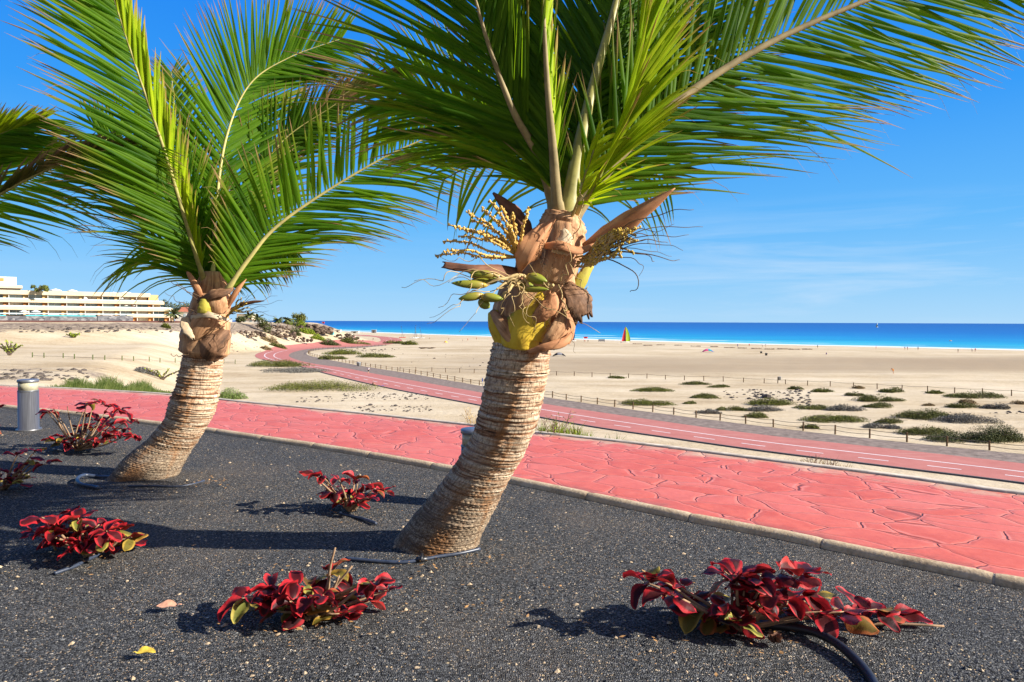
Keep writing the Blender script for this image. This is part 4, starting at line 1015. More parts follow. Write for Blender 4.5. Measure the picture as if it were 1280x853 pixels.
def fallen(px, py, L, ang, mat, label, curl):
    b = P(px, py, 0); mb = MB(); rnd = random.Random(px)
    leaf_into(mb, Vector((b.x, b.y, .014))-Vector((math.cos(ang), math.sin(ang), 0))*L/2, Vector((math.cos(ang), math.sin(ang), .12)), Vector((0, -.35, 1)), L, L*.55, .5, curl, .28, rnd)
    for i, v in enumerate(mb.v):
        if v[2] < .004: mb.v[i] = (v[0], v[1], .004)
    e = Vector((math.cos(ang), math.sin(ang), 0)); q = Vector((b.x, b.y, .016))
    mb.tube([q-e*L*.5, q-e*L*.62+Vector((0, 0, .006)), q-e*L*.78+Vector((0, 0, .004))], [.003, .0025, .002], 5)
    o = mb.build('fallen_leaf', M[mat]); tag(o, label, 'leaf', 'fallen leaves on the gravel')
fallen(208, 761, .10, PI+.1, 'dry_leaf_pink', 'dry pink fallen leaf lying on dark gravel', .4)
fallen(183, 820, .078, .15, 'dry_leaf_yellow', 'curled yellow fallen leaf at the bottom of the photo', .7)
b = P(969, 806, 0); mb = MB()
for i in range(7):
    a = i*.9; leaf_into(mb, Vector((b.x, b.y, .012)), Vector((math.cos(a), math.sin(a), .9)), Vector((math.cos(a+2), math.sin(a+2), .3)), .05, .04, .3, .8, -.8, random.Random(i))
for i, v in enumerate(mb.v):
    if v[2] < .004: mb.v[i] = (v[0], v[1], .004)
tag(mb.build('dried_leaf', M['dry_brown']), 'crumpled brown dried leaf on gravel beneath the broad low shrub', 'leaf', 'fallen leaves on the gravel')
# loose stones lying proud of the gravel sheet, too many to count
mb = MB(); rs_ = np.random.default_rng(77)
simple('stone_dark', (.06, .06, .06), .9, .1, .5, 60); simple('stone_tan', (.40, .30, .19), .8, .2, .4, 60); simple('stone_grey', (.13, .13, .128), .9, .1, .4, 60)
cnt = 0
FN = resample(NEAR, n=60)
Xc = rs_.uniform(-7.5, 4.2, 30000); Yc = 2.6 + 9*rs_.random(30000)**2.0
inside = (sdist(FN, Xc, Yc) < -.12) & (np.abs(Xc/Yc) < .82)
Xc = Xc[inside]; Yc = Yc[inside]; Zc = bedz(Xc, Yc)
for x, y, z in zip(Xc, Yc, Zc):
    s = .0030*math.exp(rs_.normal(.3, .42)); s = min(s, .011); m = int(rs_.choice([0, 0, 0, 0, 2, 2, 2, 2, 2, 0, 1]))
    if rs_.random() < .02: s = rs_.uniform(.010, .016); m = 1
    a = rs_.uniform(0, 6.28); ca, sa = math.cos(a), math.sin(a); k1 = rs_.uniform(.7, 1.5)
    top = mb.vert((x+rs_.uniform(-.3, .3)*s, y, z+s*rs_.uniform(.55, 1.0)))
    ring = [mb.vert((x+(ca*q*k1-sa*r)*s*rs_.uniform(.8, 1.15), y+(sa*q*k1+ca*r)*s*rs_.uniform(.8, 1.15), z+s*rs_.uniform(-.05, .3))) for q, r in ((1, 0), (.31, .95), (-.8, .6), (-.8, -.6), (.31, -.95))]
    for i in range(5): mb.face((ring[i], ring[(i+1) % 5], top), m)
kind(mb.build('loose_gravel', [M['stone_dark'], M['stone_tan'], M['stone_grey']], None, False), 'stuff')

# small scraps of dead leaf and husk on the gravel
simple('litter', (.36, .20, .08), .85, .1, .6, 60)
mb = MB(); rnd = random.Random(41)
spots_ = [(268, 604, 30, 40), (545, 700, 90, 40), (390, 775, 100, 45), (930, 790, 160, 50), (110, 700, 80, 25), (440, 640, 60, 25), (170, 612, 60, 20), (700, 740, 260, 60), (350, 720, 240, 70)]
for (x, y, r, n_) in spots_:
    for _ in range(n_):
        q = P(x+rnd.gauss(0, r*.5), y+rnd.gauss(0, r*.14), 0)
        if q.y < 2.4 or q.y > 20: continue
        a = rnd.uniform(0, 6.28); l = rnd.uniform(.006, .02); w_ = l*rnd.uniform(.25, .6); z = .004+rnd.uniform(0, .006)
        d = Vector((math.cos(a), math.sin(a), rnd.uniform(-.1, .3))); e = Vector((-math.sin(a), math.cos(a), rnd.uniform(-.3, .3))); c_ = Vector((q.x, q.y, z+.006))
        mb.face([mb.vert(c_-d*l), mb.vert(c_+e*w_), mb.vert(c_+d*l), mb.vert(c_-e*w_)])
kind(mb.build('leaf_litter', M['litter'], None, False), 'stuff')
# ---------------------------------------------------------------- fences on the beach
simple('post_wood', (.14, .09, .05), .85, .15, .35, 4)
simple('post_green', (.10, .12, .045), .85, .15, .35, 4)
simple('rope_grey', (.13, .11, .085), .9, .1, .2, 5)
def fence(name, label, line, step, h, r, mat, wire=True, wires=(.9, .45), cat='fence', skip=None, lean=.04):
    line = resample(line, step=step); rnd = random.Random(len(line))
    Z = zs(line); t = thing(name, label, cat, (line[0].x, line[0].y, float(Z[0])))
    tops = []
    for i, (p, z) in enumerate(zip(line, Z)):
        if skip and skip(i): continue
        hh = h*rnd.uniform(.92, 1.06); lx, ly = rnd.uniform(-lean, lean), rnd.uniform(-lean, lean)
        mb = MB(); mb.tube([(p.x, p.y, z-.2), (p.x+lx*.5, p.y+ly*.5, z+hh*.5), (p.x+lx, p.y+ly, z+hh-.02), (p.x+lx, p.y+ly, z+hh)], [r, r, r, r*.8], 8)
        mb.build('post', M[mat], t, False); tops.append((p, lx, ly, z, hh))
    if wire:
        for w in wires:
            mb = MB(); pts = []
            for a, b in zip(tops, tops[1:]):
                for q in (0, .25, .5, .75):
                    pts.append((a[0].x+a[1]*w+(b[0].x-a[0].x)*q, a[0].y+(b[0].y-a[0].y)*q, (a[3]+a[4]*w)*(1-q)+(b[3]+b[4]*w)*q - .10*4*q*(1-q)))
            a = tops[-1]; pts.append((a[0].x+a[1]*w, a[0].y, a[3]+a[4]*w))
            mb.tube(pts, .028, 4); mb.build('rope', M['rope_grey'], t)
    return t
fl = resample(f1, step=.5)
fence('post_fence', 'brown post and rope fence along the far side of the cycle road', fl[:int(len(fl)*.53)], 3.55, 1.0, .095, 'post_wood')
fence('post_fence', 'small distant post fence round the inside of the road bend', fl[int(len(fl)*.53)+6:], 3.9, 1.0, .10, 'post_wood', wires=(.9,))
FENCE2 = [(500, 464), (541, 464.8), (602, 466.8), (703, 469.8), (799, 473), (880, 476.3), (966, 479.9), (1058, 484.3), (1161, 490.2), (1273, 495.4), (1400, 502)]
fence('post_fence', 'long thin post and rope fence across the open sand beyond the shrubs', [G(x, y) for x, y in FENCE2], 4.1, 1.05, .085, 'post_wood', wires=(.9,))
ST = [(40.5, 447), (55, 447.5), (79, 447.8), (93, 448.8), (116, 449.7), (131, 450.3), (152.6, 450.8), (167, 451.5), (186.6, 452), (200, 453.4), (219, 453.6), (280, 454.5), (294, 455.3)]
pts = [G(x, y) for x, y in ST]
t = thing('stake_row', 'row of short green stakes joined by a low rope on the left sand', 'stakes', tuple(pts[0]))
for p in pts:
    s = (p-CAM).length/F
    mb = MB(); mb.tube([(p.x, p.y, p.z-.1), (p.x+.02, p.y, p.z+5.0*s), (p.x+.02, p.y, p.z+5.3*s)], [.10, .10, .07], 8); mb.build('stake', M['post_green'], t, False)
mb = MB(); mb.tube([(p.x, p.y, p.z+.35) for p in pts], .035, 5); mb.build('rope', M['rope_grey'], t)

# ---------------------------------------------------------------- low shrubs on the sand
def bushmat(name, a, b, c, trans=.15):
    m, nt = newmat(name); k = NT(nt)
    sep = k.n('ShaderNodeSeparateXYZ'); k.set(sep.inputs[0], k.uv())
    n = k.noise(k.pos(), 1.1, 4)
    col = k.ramp(k.math('ADD', k.math('MULTIPLY', sep.outputs[1], .55), k.math('MULTIPLY', n, .55)), [(.2, a), (.52, b), (.85, c)])
    k.out(k.bsdf(col, .7, .2)); M[name] = m
bushmat('bush_olive', (.042, .046, .013), (.098, .108, .023), (.175, .178, .04))
bushmat('bush_green', (.040, .048, .010), (.10, .115, .018), (.19, .195, .03))
bushmat('bush_lime', (.08, .13, .015), (.20, .27, .02), (.34, .38, .04))
bushmat('bush_grey', (.07, .066, .058), (.145, .138, .12), (.24, .23, .20))
bushmat('bush_dark', (.03, .04, .014), (.065, .08, .025), (.12, .125, .04))
bushmat('bush_brown', (.12, .085, .04), (.25, .18, .09), (.38, .29, .15))
bushmat('grass_green', (.06, .10, .025), (.15, .22, .055), (.30, .34, .12))
simple('bush_wood', (.13, .10, .075), .9, .1, .3, 3)
def lowbush(label, px, py, wpx, hpx, mat='bush_olive', cat='shrub', group='low shrubs on the sand', dep=.55, n=None, seed=0, leafs=1.0, name='sand_shrub'):
    g = G(px, py)
    if g is None: print('no ground', label); return
    rnd = random.Random(seed or int(px*7+py*13)); s = (g-CAM).length/F
    Wd = wpx*s/2; H = hpx*s; Dp = Wd*dep
    # part of the height seen is the depth of the mat on the ground
    graz = abs(ray(px, py).normalized().z); H = max(.34, (H - 2*Dp*graz*.8)*1.3)
    t = thing(name, label, cat, (g.x, g.y+Dp, g.z), group=group)
    lobes = [(rnd.uniform(-.75, .75), rnd.uniform(-.7, .7), rnd.uniform(.25, .5), rnd.uniform(.55, 1.05)) for _ in range(max(5, int(wpx/6)))]
    lobes.append((0, 0, .55, 1.0))
    mb = MB(); n = n or int(min(14000, 1100+wpx*hpx*10)); ls = max(1.15*s, .07)*leafs
    cx, cy = g.x, g.y+Dp
    P_ = []
    for _ in range(n):
        lx, ly, lr, lh = rnd.choice(lobes)
        a = rnd.uniform(0, 6.28); q = math.sqrt(rnd.random())*1.08
        x = lx+lr*q*math.cos(a); y = ly+lr*q*math.sin(a)*1.1
        e = x*x+y*y
        if e > 1.15 or (e > .8 and rnd.random() < .5): continue
        top = H*lh*math.sqrt(max(.04, 1-q*q*.85))*(1-.55*min(1, e))
        z = top*rnd.uniform(.3, 1.0) if rnd.random() < .8 else top*rnd.uniform(0, .4)
        P_.append((cx+x*Wd, cy+y*Dp, z))
    Zg = height(np.array([p[0] for p in P_]), np.array([p[1] for p in P_]))
    for (x, y, z), zg in zip(P_, Zg):
        c = Vector((x, y, zg+z-.03)); rv = rnd.random()
        d1 = Vector((rnd.gauss(0, 1), rnd.gauss(0, 1), rnd.uniform(-.2, 1.1))).normalized(); d2 = d1.cross(Vector((rnd.gauss(0, 1), rnd.gauss(0, 1), rnd.gauss(0, 1)))).normalized()
        l = ls*rnd.uniform(.6, 1.5); w = l*rnd.uniform(.35, .6)
        ids = [mb.vert(c-d2*w*.5, (0, rv)), mb.vert(c+d1*l*.5+d2*w*.1, (0, rv)), mb.vert(c+d1*l, (0, rv)), mb.vert(c+d1*l*.45+d2*w, (0, rv))]
        mb.face(ids)
    mb.build('foliage', M[mat], t, False)
    st = MB()
    for _ in range(7):
        a = rnd.uniform(0, 6.28); q = rnd.uniform(.4, .9); ex, ey = cx+Wd*q*math.cos(a), cy+Dp*q*math.sin(a)
        st.tube([(cx, cy, g.z-.05), ((cx+ex)/2, (cy+ey)/2, g.z+H*.4), (ex, ey, g.z+H*.45)], [.05, .035, .015], 5)
    st.build('stem', M['bush_wood'], t)
    return t
LB = [
 ('largest green shrub mat left of centre, between cycle road and red walkway', 391, 491, 150, 17, 'bush_green'),
 ('dull green shrub mat just inside the near bend of the road', 342, 459.5, 82, 10, 'bush_olive'),
 ('silver grey shrub strip lying below the green mat at the road bend', 355, 467, 98, 8, 'bush_grey'),
 ('flat green shrub inside the far loop of the road, left half', 424, 444, 56, 7, 'bush_green'),
 ('flat green shrub inside the far loop of the road, right half', 468, 447.5, 58, 6, 'bush_olive'),
 ('thin strip of olive shrub along the fence inside the road loop', 408, 450, 44, 7, 'bush_olive'),
 ('little green shrub on the sand beneath the catamaran masts', 514, 431.5, 26, 5, 'bush_green'),
 ('brownish shrub beside the distant widening of the road', 490, 430, 30, 4, 'bush_olive'),
 ('dark green shrub at the roadside foot of the rocks', 408, 432.5, 30, 7, 'bush_dark'),
 ('long olive shrub between rocks and distant road', 440, 430.5, 40, 6, 'bush_olive'),
 ('small dry shrub at the outer edge of the road bend', 331, 437.5, 15, 4, 'bush_brown'),
 ('olive dry shrub above the outer edge of the road bend', 348, 435.5, 25, 4, 'bush_olive'),
 ('straw brown shrub on the stony slope under the rocks', 337, 428.5, 24, 7, 'bush_brown'),
 ('pale green bush touching the right side of the smaller palm trunk', 284, 500, 46, 13, 'grass_green'),
 ('grey mound of dead shrub on the sand left of the smaller palm', 178, 467, 36, 7, 'bush_grey'),
 ('tiny olive shrub nearest the bin post on the far fence', 996, 487.5, 20, 4, 'bush_olive'),
 ('small yellow green shrub right of the bin post, below the far fence', 1032, 491, 29, 5, 'bush_green'),
 ('faint brown shrub just before the far fence', 1074, 486.5, 20, 4, 'bush_brown'),
 ('grey green shrub at the foot of the far fence, below the bending person', 1124, 491.5, 34, 6, 'bush_olive'),
 ('small olive shrub alone in the middle of the sand', 1072, 496, 23, 5, 'bush_olive'),
 ('wide low shrub in the middle row with a raised left shoulder', 1108, 503, 56, 9, 'bush_olive'),
 ('flat green shrub just before the far fence near the right', 1172, 493, 28, 4, 'bush_green'),
 ('broad olive shrub under the far fence close to the right edge', 1231, 499, 66, 8, 'bush_olive'),
 ('small brown olive shrub below the broad one near the right edge', 1214, 505.5, 26, 5, 'bush_brown'),
 ('dark flat shrub below the small brown one at right', 1213, 511.5, 38, 6, 'bush_olive'),
 ('grey brown shrub row cut by the right edge', 1258, 513, 36, 7, 'bush_grey'),
 ('small dry shrub at the very right edge of the sand', 1276, 506, 22, 4, 'bush_brown'),
 ('broad green shrub left of the stony patch of sand', 969, 508, 62, 10, 'bush_green'),
 ('grey green shrub mat in front of the broad green one', 961, 516, 48, 9, 'bush_grey'),
 ('flat olive shrub in the middle of the sand, right of the grey mat', 1021, 513, 49, 7, 'bush_olive'),
 ('grey topped shrub right of the flat olive one', 1063, 515, 46, 8, 'bush_grey'),
 ('thin long shrub behind the grey topped one', 1109, 511, 44, 7, 'bush_olive'),
 ('large dense green shrub just behind the roadside fence', 1054, 529.5, 82, 12, 'bush_green'),
 ('olive shrub to the right of the large dense one', 1120, 531, 44, 8, 'bush_olive'),
 ('low grey shrub in front of the olive one by the fence', 1111, 537.5, 42, 8, 'bush_grey'),
 ('small green shrub behind the roadside fence, left of the large dense one', 950, 523.5, 40, 8, 'bush_olive'),
 ('faint green shrub among fence posts', 1016, 537, 27, 6, 'bush_green'),
 ('tall olive shrub at the left end of the thicket on the right', 1176, 526, 76, 13, 'bush_olive'),
 ('olive thicket shrub behind the roadside fence, left part', 1170, 546, 66, 12, 'bush_olive'),
 ('dark green thicket shrub next to the last fence posts', 1216, 555, 76, 14, 'bush_dark'),
 ('dark thicket shrub cut by the right edge of the photo', 1262, 556, 74, 20, 'bush_dark'),
 ('grey thicket shrub behind the dark green one', 1222, 531, 74, 12, 'bush_grey'),
 ('low brown shrub in the gap above the thicket', 1165, 508, 16, 3, 'bush_brown'),
 ('flat olive shrub standing on the line of the far fence', 770, 473.8, 32, 4, 'bush_olive'),
 ('pointed olive shrub on open sand right of the large palm', 819, 490.5, 56, 7, 'bush_green'),
 ('olive shrub just below the far fence at centre right', 873, 481.5, 40, 5, 'bush_olive'),
 ('thin flat shrub with a trailing right end', 902, 485, 40, 4, 'bush_olive'),
 ('rounded olive shrub on the sand at centre right', 886, 499, 50, 7, 'bush_olive'),
 ('wide green shrub behind the roadside fence, right of the large trunk', 813, 508.5, 76, 10, 'bush_green'),
 ('small trailing shrub at the right end of the wide one', 864, 505.5, 24, 4, 'bush_olive'),
 ('blue grey low mound behind the roadside fence', 888, 518.5, 34, 7, 'bush_grey'),
 ('olive shrub between the blue grey mound and the stony patch', 920, 515, 42, 7, 'bush_olive'),
 ('lime green patch of shrub on the rocky rise', 368, 409, 34, 8, 'bush_lime'),
 ('yellow green shrub lower on the rocky rise', 382, 417.5, 22, 6, 'bush_lime'),
 ('bright green shrub at the foot of the rocky rise', 395, 425, 20, 6, 'bush_lime'),
 ('dark rounded bush among the rocks', 366, 419, 18, 9, 'bush_dark'),
 ('green bush on the stony ridge right of the smaller palm crown', 205, 410, 12, 5, 'bush_green'),
]
for a in LB: lowbush(*a)

def grass_clump(label, px0, px1, py, hpx, n, mat='grass_green', seed=1, name='grass_clump', group='grass and weeds by the promenade', cat='grass clump', dep=1.2, bend=.45, wid=.6, edge=None):
    rnd = random.Random(seed); mb = MB(); A = 16
    base = [(E(px0+(px1-px0)*i/A, edge) if edge is not None else G(px0+(px1-px0)*i/A, py+(px1-px0)*i/A*.045)) for i in range(A+1)]
    for _ in range(n):
        u = rnd.random(); f = u*A; i = min(A-1, int(f)); g = base[i].lerp(base[i+1], f-i)
        s = (g-CAM).length/F
        hh = hpx*s*rnd.uniform(.35, 1.0)*(math.sin(PI*min(1, max(.06, u)))**.5)*(.75+.25*math.sin(u*23+seed)); a = rnd.uniform(0, 6.28); b = bend*hh*rnd.uniform(.2, 1.3)
        dx, dy = math.cos(a)*b, math.sin(a)*b*.7; w = wid*s*rnd.uniform(.6, 1.2); rv = rnd.random()
        y0 = g.y+rnd.uniform(0 if edge is not None else -dep, dep); z0 = g.z-.1
        if edge is not None: hh += (y0-g.y)*.5
        v = [mb.vert((g.x-w/2, y0, z0), (0, rv)), mb.vert((g.x+w/2, y0, z0), (0, rv)), mb.vert((g.x+dx*.35+w*.4, y0+dy*.35, z0+hh*.6), (0, rv)), mb.vert((g.x+dx*.35-w*.4, y0+dy*.35, z0+hh*.6), (0, rv)), mb.vert((g.x+dx, y0+dy, z0+hh), (0, rv))]
        mb.face((v[0], v[1], v[2], v[3])); mb.face((v[3], v[2], v[4]))
    o = mb.build(name, M[mat], None, False); tag(o, label, cat, group); return o
grass_clump('feathery green grass clump behind the red promenade at left', 62, 214, 487, 22, 4200, seed=3)
grass_clump('bright green weeds beyond the promenade right of the large trunk', 662, 742, 545, 24, 420, 'bush_lime', seed=5, dep=.3, bend=1.0, wid=1.0, edge=.13)
grass_clump('tuft of green weeds beside the promenade edge', 748, 786, 552, 16, 130, 'grass_green', seed=6, dep=.25, bend=.9, wid=.9, edge=.13)
grass_clump('dry brown weeds between the promenade and the road, near two dark twigs', 995, 1085, 589, 20, 320, 'bush_brown', seed=7, dep=.25, bend=.9, wid=.9, edge=.13)
grass_clump('low straw coloured weeds trailing along the promenade edge', 1080, 1140, 600, 9, 110, 'bush_brown', seed=8, dep=.25, bend=1.0, edge=.13)
grass_clump('low green patch of weeds on the sand strip by the road', 824, 872, 560.5, 9, 180, 'bush_green', seed=10, dep=.25, bend=1.2, wid=.9, edge=.13)
def twigs(label, px, py, wpx, hpx, n, mat, seed, leafmat_=None, group='dry twigs and weeds', lean=0.0):
    g = E(px, .16); hpx += 3; s = (g-CAM).length/F; rnd = random.Random(seed)
    t = thing('dry_weed', label, 'weed', tuple(g), group=group); mb = MB(); lf = MB()
    for _ in range(n):
        x = rnd.uniform(-.5, .5)*wpx*s; y = rnd.uniform(-.3, .3)*wpx*s; h = hpx*s*rnd.uniform(.4, 1)
        c = catmull([(g.x+x*.25, g.y+y, g.z-.05), (g.x+x*.6+rnd.uniform(-.1, .1)*h, g.y+y, g.z+h*.5), (g.x+x+lean*h, g.y+y, g.z+h)], 7)
        mb.tube(c, [s*.38*(1-.1*i) for i in range(7)], 4)
        for i in (2, 3, 4, 5):
            d = Vector((rnd.gauss(0, 1), rnd.gauss(0, .6), rnd.uniform(.1, 1))).normalized()
            mb.tube([c[i], c[i]+d*h*.16, c[i]+d*h*.28+Vector((0, 0, -.02*h))], [s*.24, s*.2, s*.14], 3)
            if leafmat_:
                for q in range(3):
                    p = c[i]+d*h*.1*(q+.5); e = Vector((rnd.gauss(0, 1), rnd.gauss(0, 1), rnd.gauss(0, 1))).normalized()*s*1.6; f = e.cross(d)*.5; rv = rnd.random()
                    lf.face([lf.vert(p, (0, rv)), lf.vert(p+e+f, (0, rv)), lf.vert(p+e*1.8, (0, rv)), lf.vert(p+e-f, (0, rv))])
    mb.build('stem', M[mat], t)
    if leafmat_: lf.build('foliage', M[leafmat_], t, False)
simple('twig_dark', (.16, .085, .07), .9, .1, .3, 3)
twigs('leafless dry bush seen beside the large trunk beyond the promenade', 585, 528, 60, 30, 16, 'stalk_tan', 3)
twigs('thin leafy weed with dark stems growing right of the large trunk', 690, 542, 70, 34, 16, 'twig_dark', 4, 'bush_lime')
twigs('dark dry twigs between promenade and road, larger of two', 1016, 585, 30, 20, 14, 'twig_dark', 5)
twigs('dark dry twigs between promenade and road, smaller and further right', 1037, 588, 14, 18, 8, 'twig_dark', 6)
def succulent(label, px, py, wpx, hpx, n, seed):
    g = G(px, py); s = (g-CAM).length/F; rnd = random.Random(seed); t = thing('desert_plant', label, 'plant', tuple(g), group='single green plants on the left sand')
    mb = MB(); lf = MB()
    for i in range(n):
        x = ((i+.5)/n-.5)*wpx*s; h = hpx*s*rnd.uniform(.55, 1)
        c = catmull([(g.x, g.y, g.z-.05), (g.x+x*.35, g.y, g.z+h*.5), (g.x+x, g.y+rnd.uniform(-.3, .3), g.z+h)], 9)
        mb.tube(c, [s*1.1*(1-.06*q) for q in range(9)], 5)
        for q in range(3, 9):
            for _ in range(5):
                d = Vector((rnd.gauss(0, 1), rnd.gauss(0, 1), rnd.gauss(.3, 1))).normalized(); e = d.cross(Vector((rnd.gauss(0, 1), 1, 0))).normalized(); rv = rnd.random(); l = 2.0*s
                lf.face([lf.vert(c[q], (0, rv)), lf.vert(c[q]+d*l*.5+e*l*.35, (0, rv)), lf.vert(c[q]+d*l, (0, rv)), lf.vert(c[q]+d*l*.5-e*l*.35, (0, rv))])
    mb.build('stem', M['bush_wood'], t); lf.build('foliage', M['bush_lime'], t, False)
succulent('branching green plant standing on the sand at the far left', 12, 444.5, 30, 16, 6, 3)
succulent('small green plant on the pale dune below the hotel', 92, 422.5, 16, 5, 5, 4)
succulent('leaning plant with bare branches left of the smaller trunk', 203, 475, 50, 15, 4, 5)

# scattered dark stones on the sand (too many to count)
mb = MB(); rnd = random.Random(4)
simple('lava_stone', (.09, .075, .065), .9, .1, .5, 3)
def rock_into(mb, c, s, rnd, fl=.55, m=0):
    seg, rg = 7, 4; rows = []
    for i in range(rg+1):
        a = PI*i/rg; rows.append([(c[0]+s*math.sin(a)*math.cos(2*PI*j/seg)*rnd.uniform(.75, 1.2), c[1]+s*math.sin(a)*math.sin(2*PI*j/seg)*rnd.uniform(.75, 1.2), c[2]+s*fl*math.cos(a)*rnd.uniform(.8, 1.15)) for j in range(seg)])
    mb.grid(rows[::-1], None, m, True)
for (x0, x1, y0, y1, n, sm) in ((430, 535, 491, 500, 130, .17), (440, 540, 507, 515, 90, .16), (370, 440, 496, 503, 40, .18), (940, 1012, 488, 508, 130, .28), (905, 950, 486, 500, 40, .22), (430, 500, 436, 440, 40, .4), (250, 330, 425, 440, 60, .3), (0, 110, 462, 476, 90, .3), (500, 620, 440, 460, 20, .3), (20, 220, 408, 416, 120, .5), (1180, 1280, 515, 522, 20, .25)):
    for _ in range(n):
        p = G(rnd.uniform(x0, x1), rnd.uniform(y0, y1))
        if p is None: continue
        s = sm*math.exp(rnd.gauss(-.3, .45)); rock_into(mb, (p.x, p.y, p.z+s*.1), s, rnd)
kind(mb.build('scattered_stones', M['lava_stone'], None, False), 'stuff')
# ---------------------------------------------------------------- hotel on the left skyline
simple('render_cream', (.58, .47, .32), .85, .15, .08, .5)
simple('render_white', (.66, .63, .58), .85, .15, .06, .5)
simple('panel_orange', (.52, .22, .07), .8, .2, .2, .4)
simple('panel_tan', (.60, .40, .17), .8, .2, .15, .4)
simple('hotel_glass', (.28, .36, .40), .2, .6, .4, .35)
simple('hotel_glass_dark', (.10, .14, .16), .15, .6, .4, .35)
simple('curtain', (.52, .49, .44), .8, .15, .2, .6)
simple('hotel_recess', (.10, .08, .07), .9, .1, .3, .5)
simple('glass_rail', (.42, .52, .55), .2, .5, .15, .6)
simple('pool_tile', (.10, .50, .56), .3, .4, .2, 2)
def stonewallmat():
    m, nt = newmat('grey_stone_wall'); k = NT(nt); p = k.pos()
    v = k.voro(k.mapping(p, (1, 1, 1.6)), .9, 'F1', 'Color'); sc = k.n('ShaderNodeSeparateColor'); k.set(sc.inputs[0], v)
    c = k.ramp(sc.outputs[0], [(0, (.07, .07, .08)), (.6, (.15, .15, .16)), (1, (.25, .24, .24))])
    k.out(k.bsdf(c, .9, .1)); M['grey_stone_wall'] = m
stonewallmat()
simple('wall_maroon', (.10, .045, .04), .9, .1, .2, .5)
simple('parasol_cloth', (.78, .75, .70), .8, .15, .05, 1)
simple('roof_red', (.42, .15, .09), .85, .1, .25, 1)
HL = W(-60, 400, 268); HR = W(224, 400, 318); HL.z = HR.z = 0
hd = (HR-HL).normalized(); hn = Vector((hd.y, -hd.x, 0))        # hn faces the camera
if hn.y > 0: hn = -hn
HLEN = (HR-HL).length
hot = thing('hotel', 'long cream terraced hotel with orange panels on the far left skyline', 'hotel', tuple(HL))
def zat(py, px):  # height of a photo row on the facade line at this column
    d = ray(px, py)
    # intersect with vertical plane through HL, hd
    den = d.x*hn.x+d.y*hn.y; t = ((HL.x)*hn.x+(HL.y)*hn.y)/den
    return CAMZ+d.z*t, t
def s_at(px):
    d = ray(px, 400); den = d.x*hn.x+d.y*hn.y; t = (HL.x*hn.x+HL.y*hn.y)/den
    return (Vector((d.x*t, d.y*t, 0))-HL).dot(hd)
def hbox(mb, s0, s1, z0, z1, back, front, m=0):
    """a block along the facade; back/front = metres in front of the facade plane"""
    ids = []
    for z in (z0, z1):
        for s, f in ((s0, front), (s1, front), (s1, back), (s0, back)):
            p = HL+hd*s+hn*f; ids.append(mb.vert((p.x, p.y, z)))
    for q in ((3, 2, 1, 0), (4, 5, 6, 7), (0, 1, 5, 4), (1, 2, 6, 5), (2, 3, 7, 6), (3, 0, 4, 7)): mb.face([ids[i] for i in q], m)
zr = zat(367.5, 100)[0]       # underside of the roof band, then each floor below
FLZ = [zat(370, 100)[0], zat(379.3, 100)[0], zat(388.3, 100)[0], zat(396.5, 100)[0], .3]   # top of glazing per floor = underside of band
BT = [zat(364.9, 100)[0], zat(375.4, 100)[0], zat(384.3, 100)[0], zat(393.3, 100)[0]]      # top of each white band
ends = [s_at(188), s_at(205), s_at(215), s_at(222)]
mb = MB()
for i in range(4):
    hbox(mb, -30, ends[i]-1.0, FLZ[i+1]-.6, FLZ[i]+.2, -14, -2.2+i*.02)
mb.build('wall', M['render_cream'], hot, False)
for i in range(4):
    mb = MB(); s0 = -30 if i < 3 else s_at(158); hbox(mb, s0, ends[i], FLZ[i], BT[i], -2.5, .6+i*.5); mb.build('balcony_band', M['render_cream'], hot, False)
rnd = random.Random(2)
for i in range(4):
    top = FLZ[i]; bot = BT[i+1] if i < 3 else .4
    s = -30+2.0
    while s < ends[i]-6:
        w_ = MB(); hbox(w_, s, s+4.6, bot-.3, top, -2.1+i*.5, -1.9+i*.5)
        o = w_.build('window', M[rnd.choice(['hotel_glass', 'hotel_glass', 'hotel_glass_dark', 'curtain'])], hot, False)
        f_ = MB(); hbox(f_, s+2.2, s+2.36, bot-.3, top-.1, -1.9+i*.5, -1.8+i*.5); hbox(f_, s-.1, s+.05, bot-.3, top-.1, -1.9+i*.5, -1.8+i*.5); f_.build('window_frame', M['render_white'], o, False)
        p_ = MB(); hbox(p_, s+4.65, s+6.4, bot-.3, top-.02, -2.0+i*.5, -.9+i*.5); q_ = MB(); hbox(q_, s+6.4, s+6.6, bot-.3, top-.02, -2.0+i*.5, .2+i*.5); q_.build('balcony_divider', M['render_white'], hot, False); p_.build('partition', M['panel_orange' if i in (1, 3) else 'panel_tan'], hot, False)
        s += 6.6
for i in range(3):
    g_ = MB(); hbox(g_, -30, ends[i+1]-.5, BT[i+1], BT[i+1]+.0+.45, .3+i*.5, .36+i*.5); g_.build('balcony_rail', M['glass_rail'], hot, False)
e_ = MB(); hbox(e_, ends[0]-.5, ends[0]+3.5, BT[1]+.02, BT[0]-.6, -9, -1.0); e_.build('stair_block', M['panel_tan'], hot, False)
ph = MB(); z0 = BT[0]; hbox(ph, -30, s_at(22), z0+.02, zat(345.5, 10)[0], -16, -5); ph.build('penthouse', M['render_white'], hot, False)
ph = MB(); hbox(ph, -30, s_at(29), zat(360, 10)[0], zat(356.5, 10)[0], -12, -2); ph.build('penthouse_slab', M['render_cream'], hot, False)
ph = MB(); hbox(ph, s_at(0), s_at(6), zat(351, 3)[0], zat(347, 3)[0], -5, -4.8); ph.build('penthouse_window', M['panel_orange'], hot, False)
ph = MB(); hbox(ph, s_at(14), s_at(28), BT[0]+.05, zat(360.5, 20)[0], -6, -4); ph.build('penthouse_window', M['hotel_glass'], hot, False)
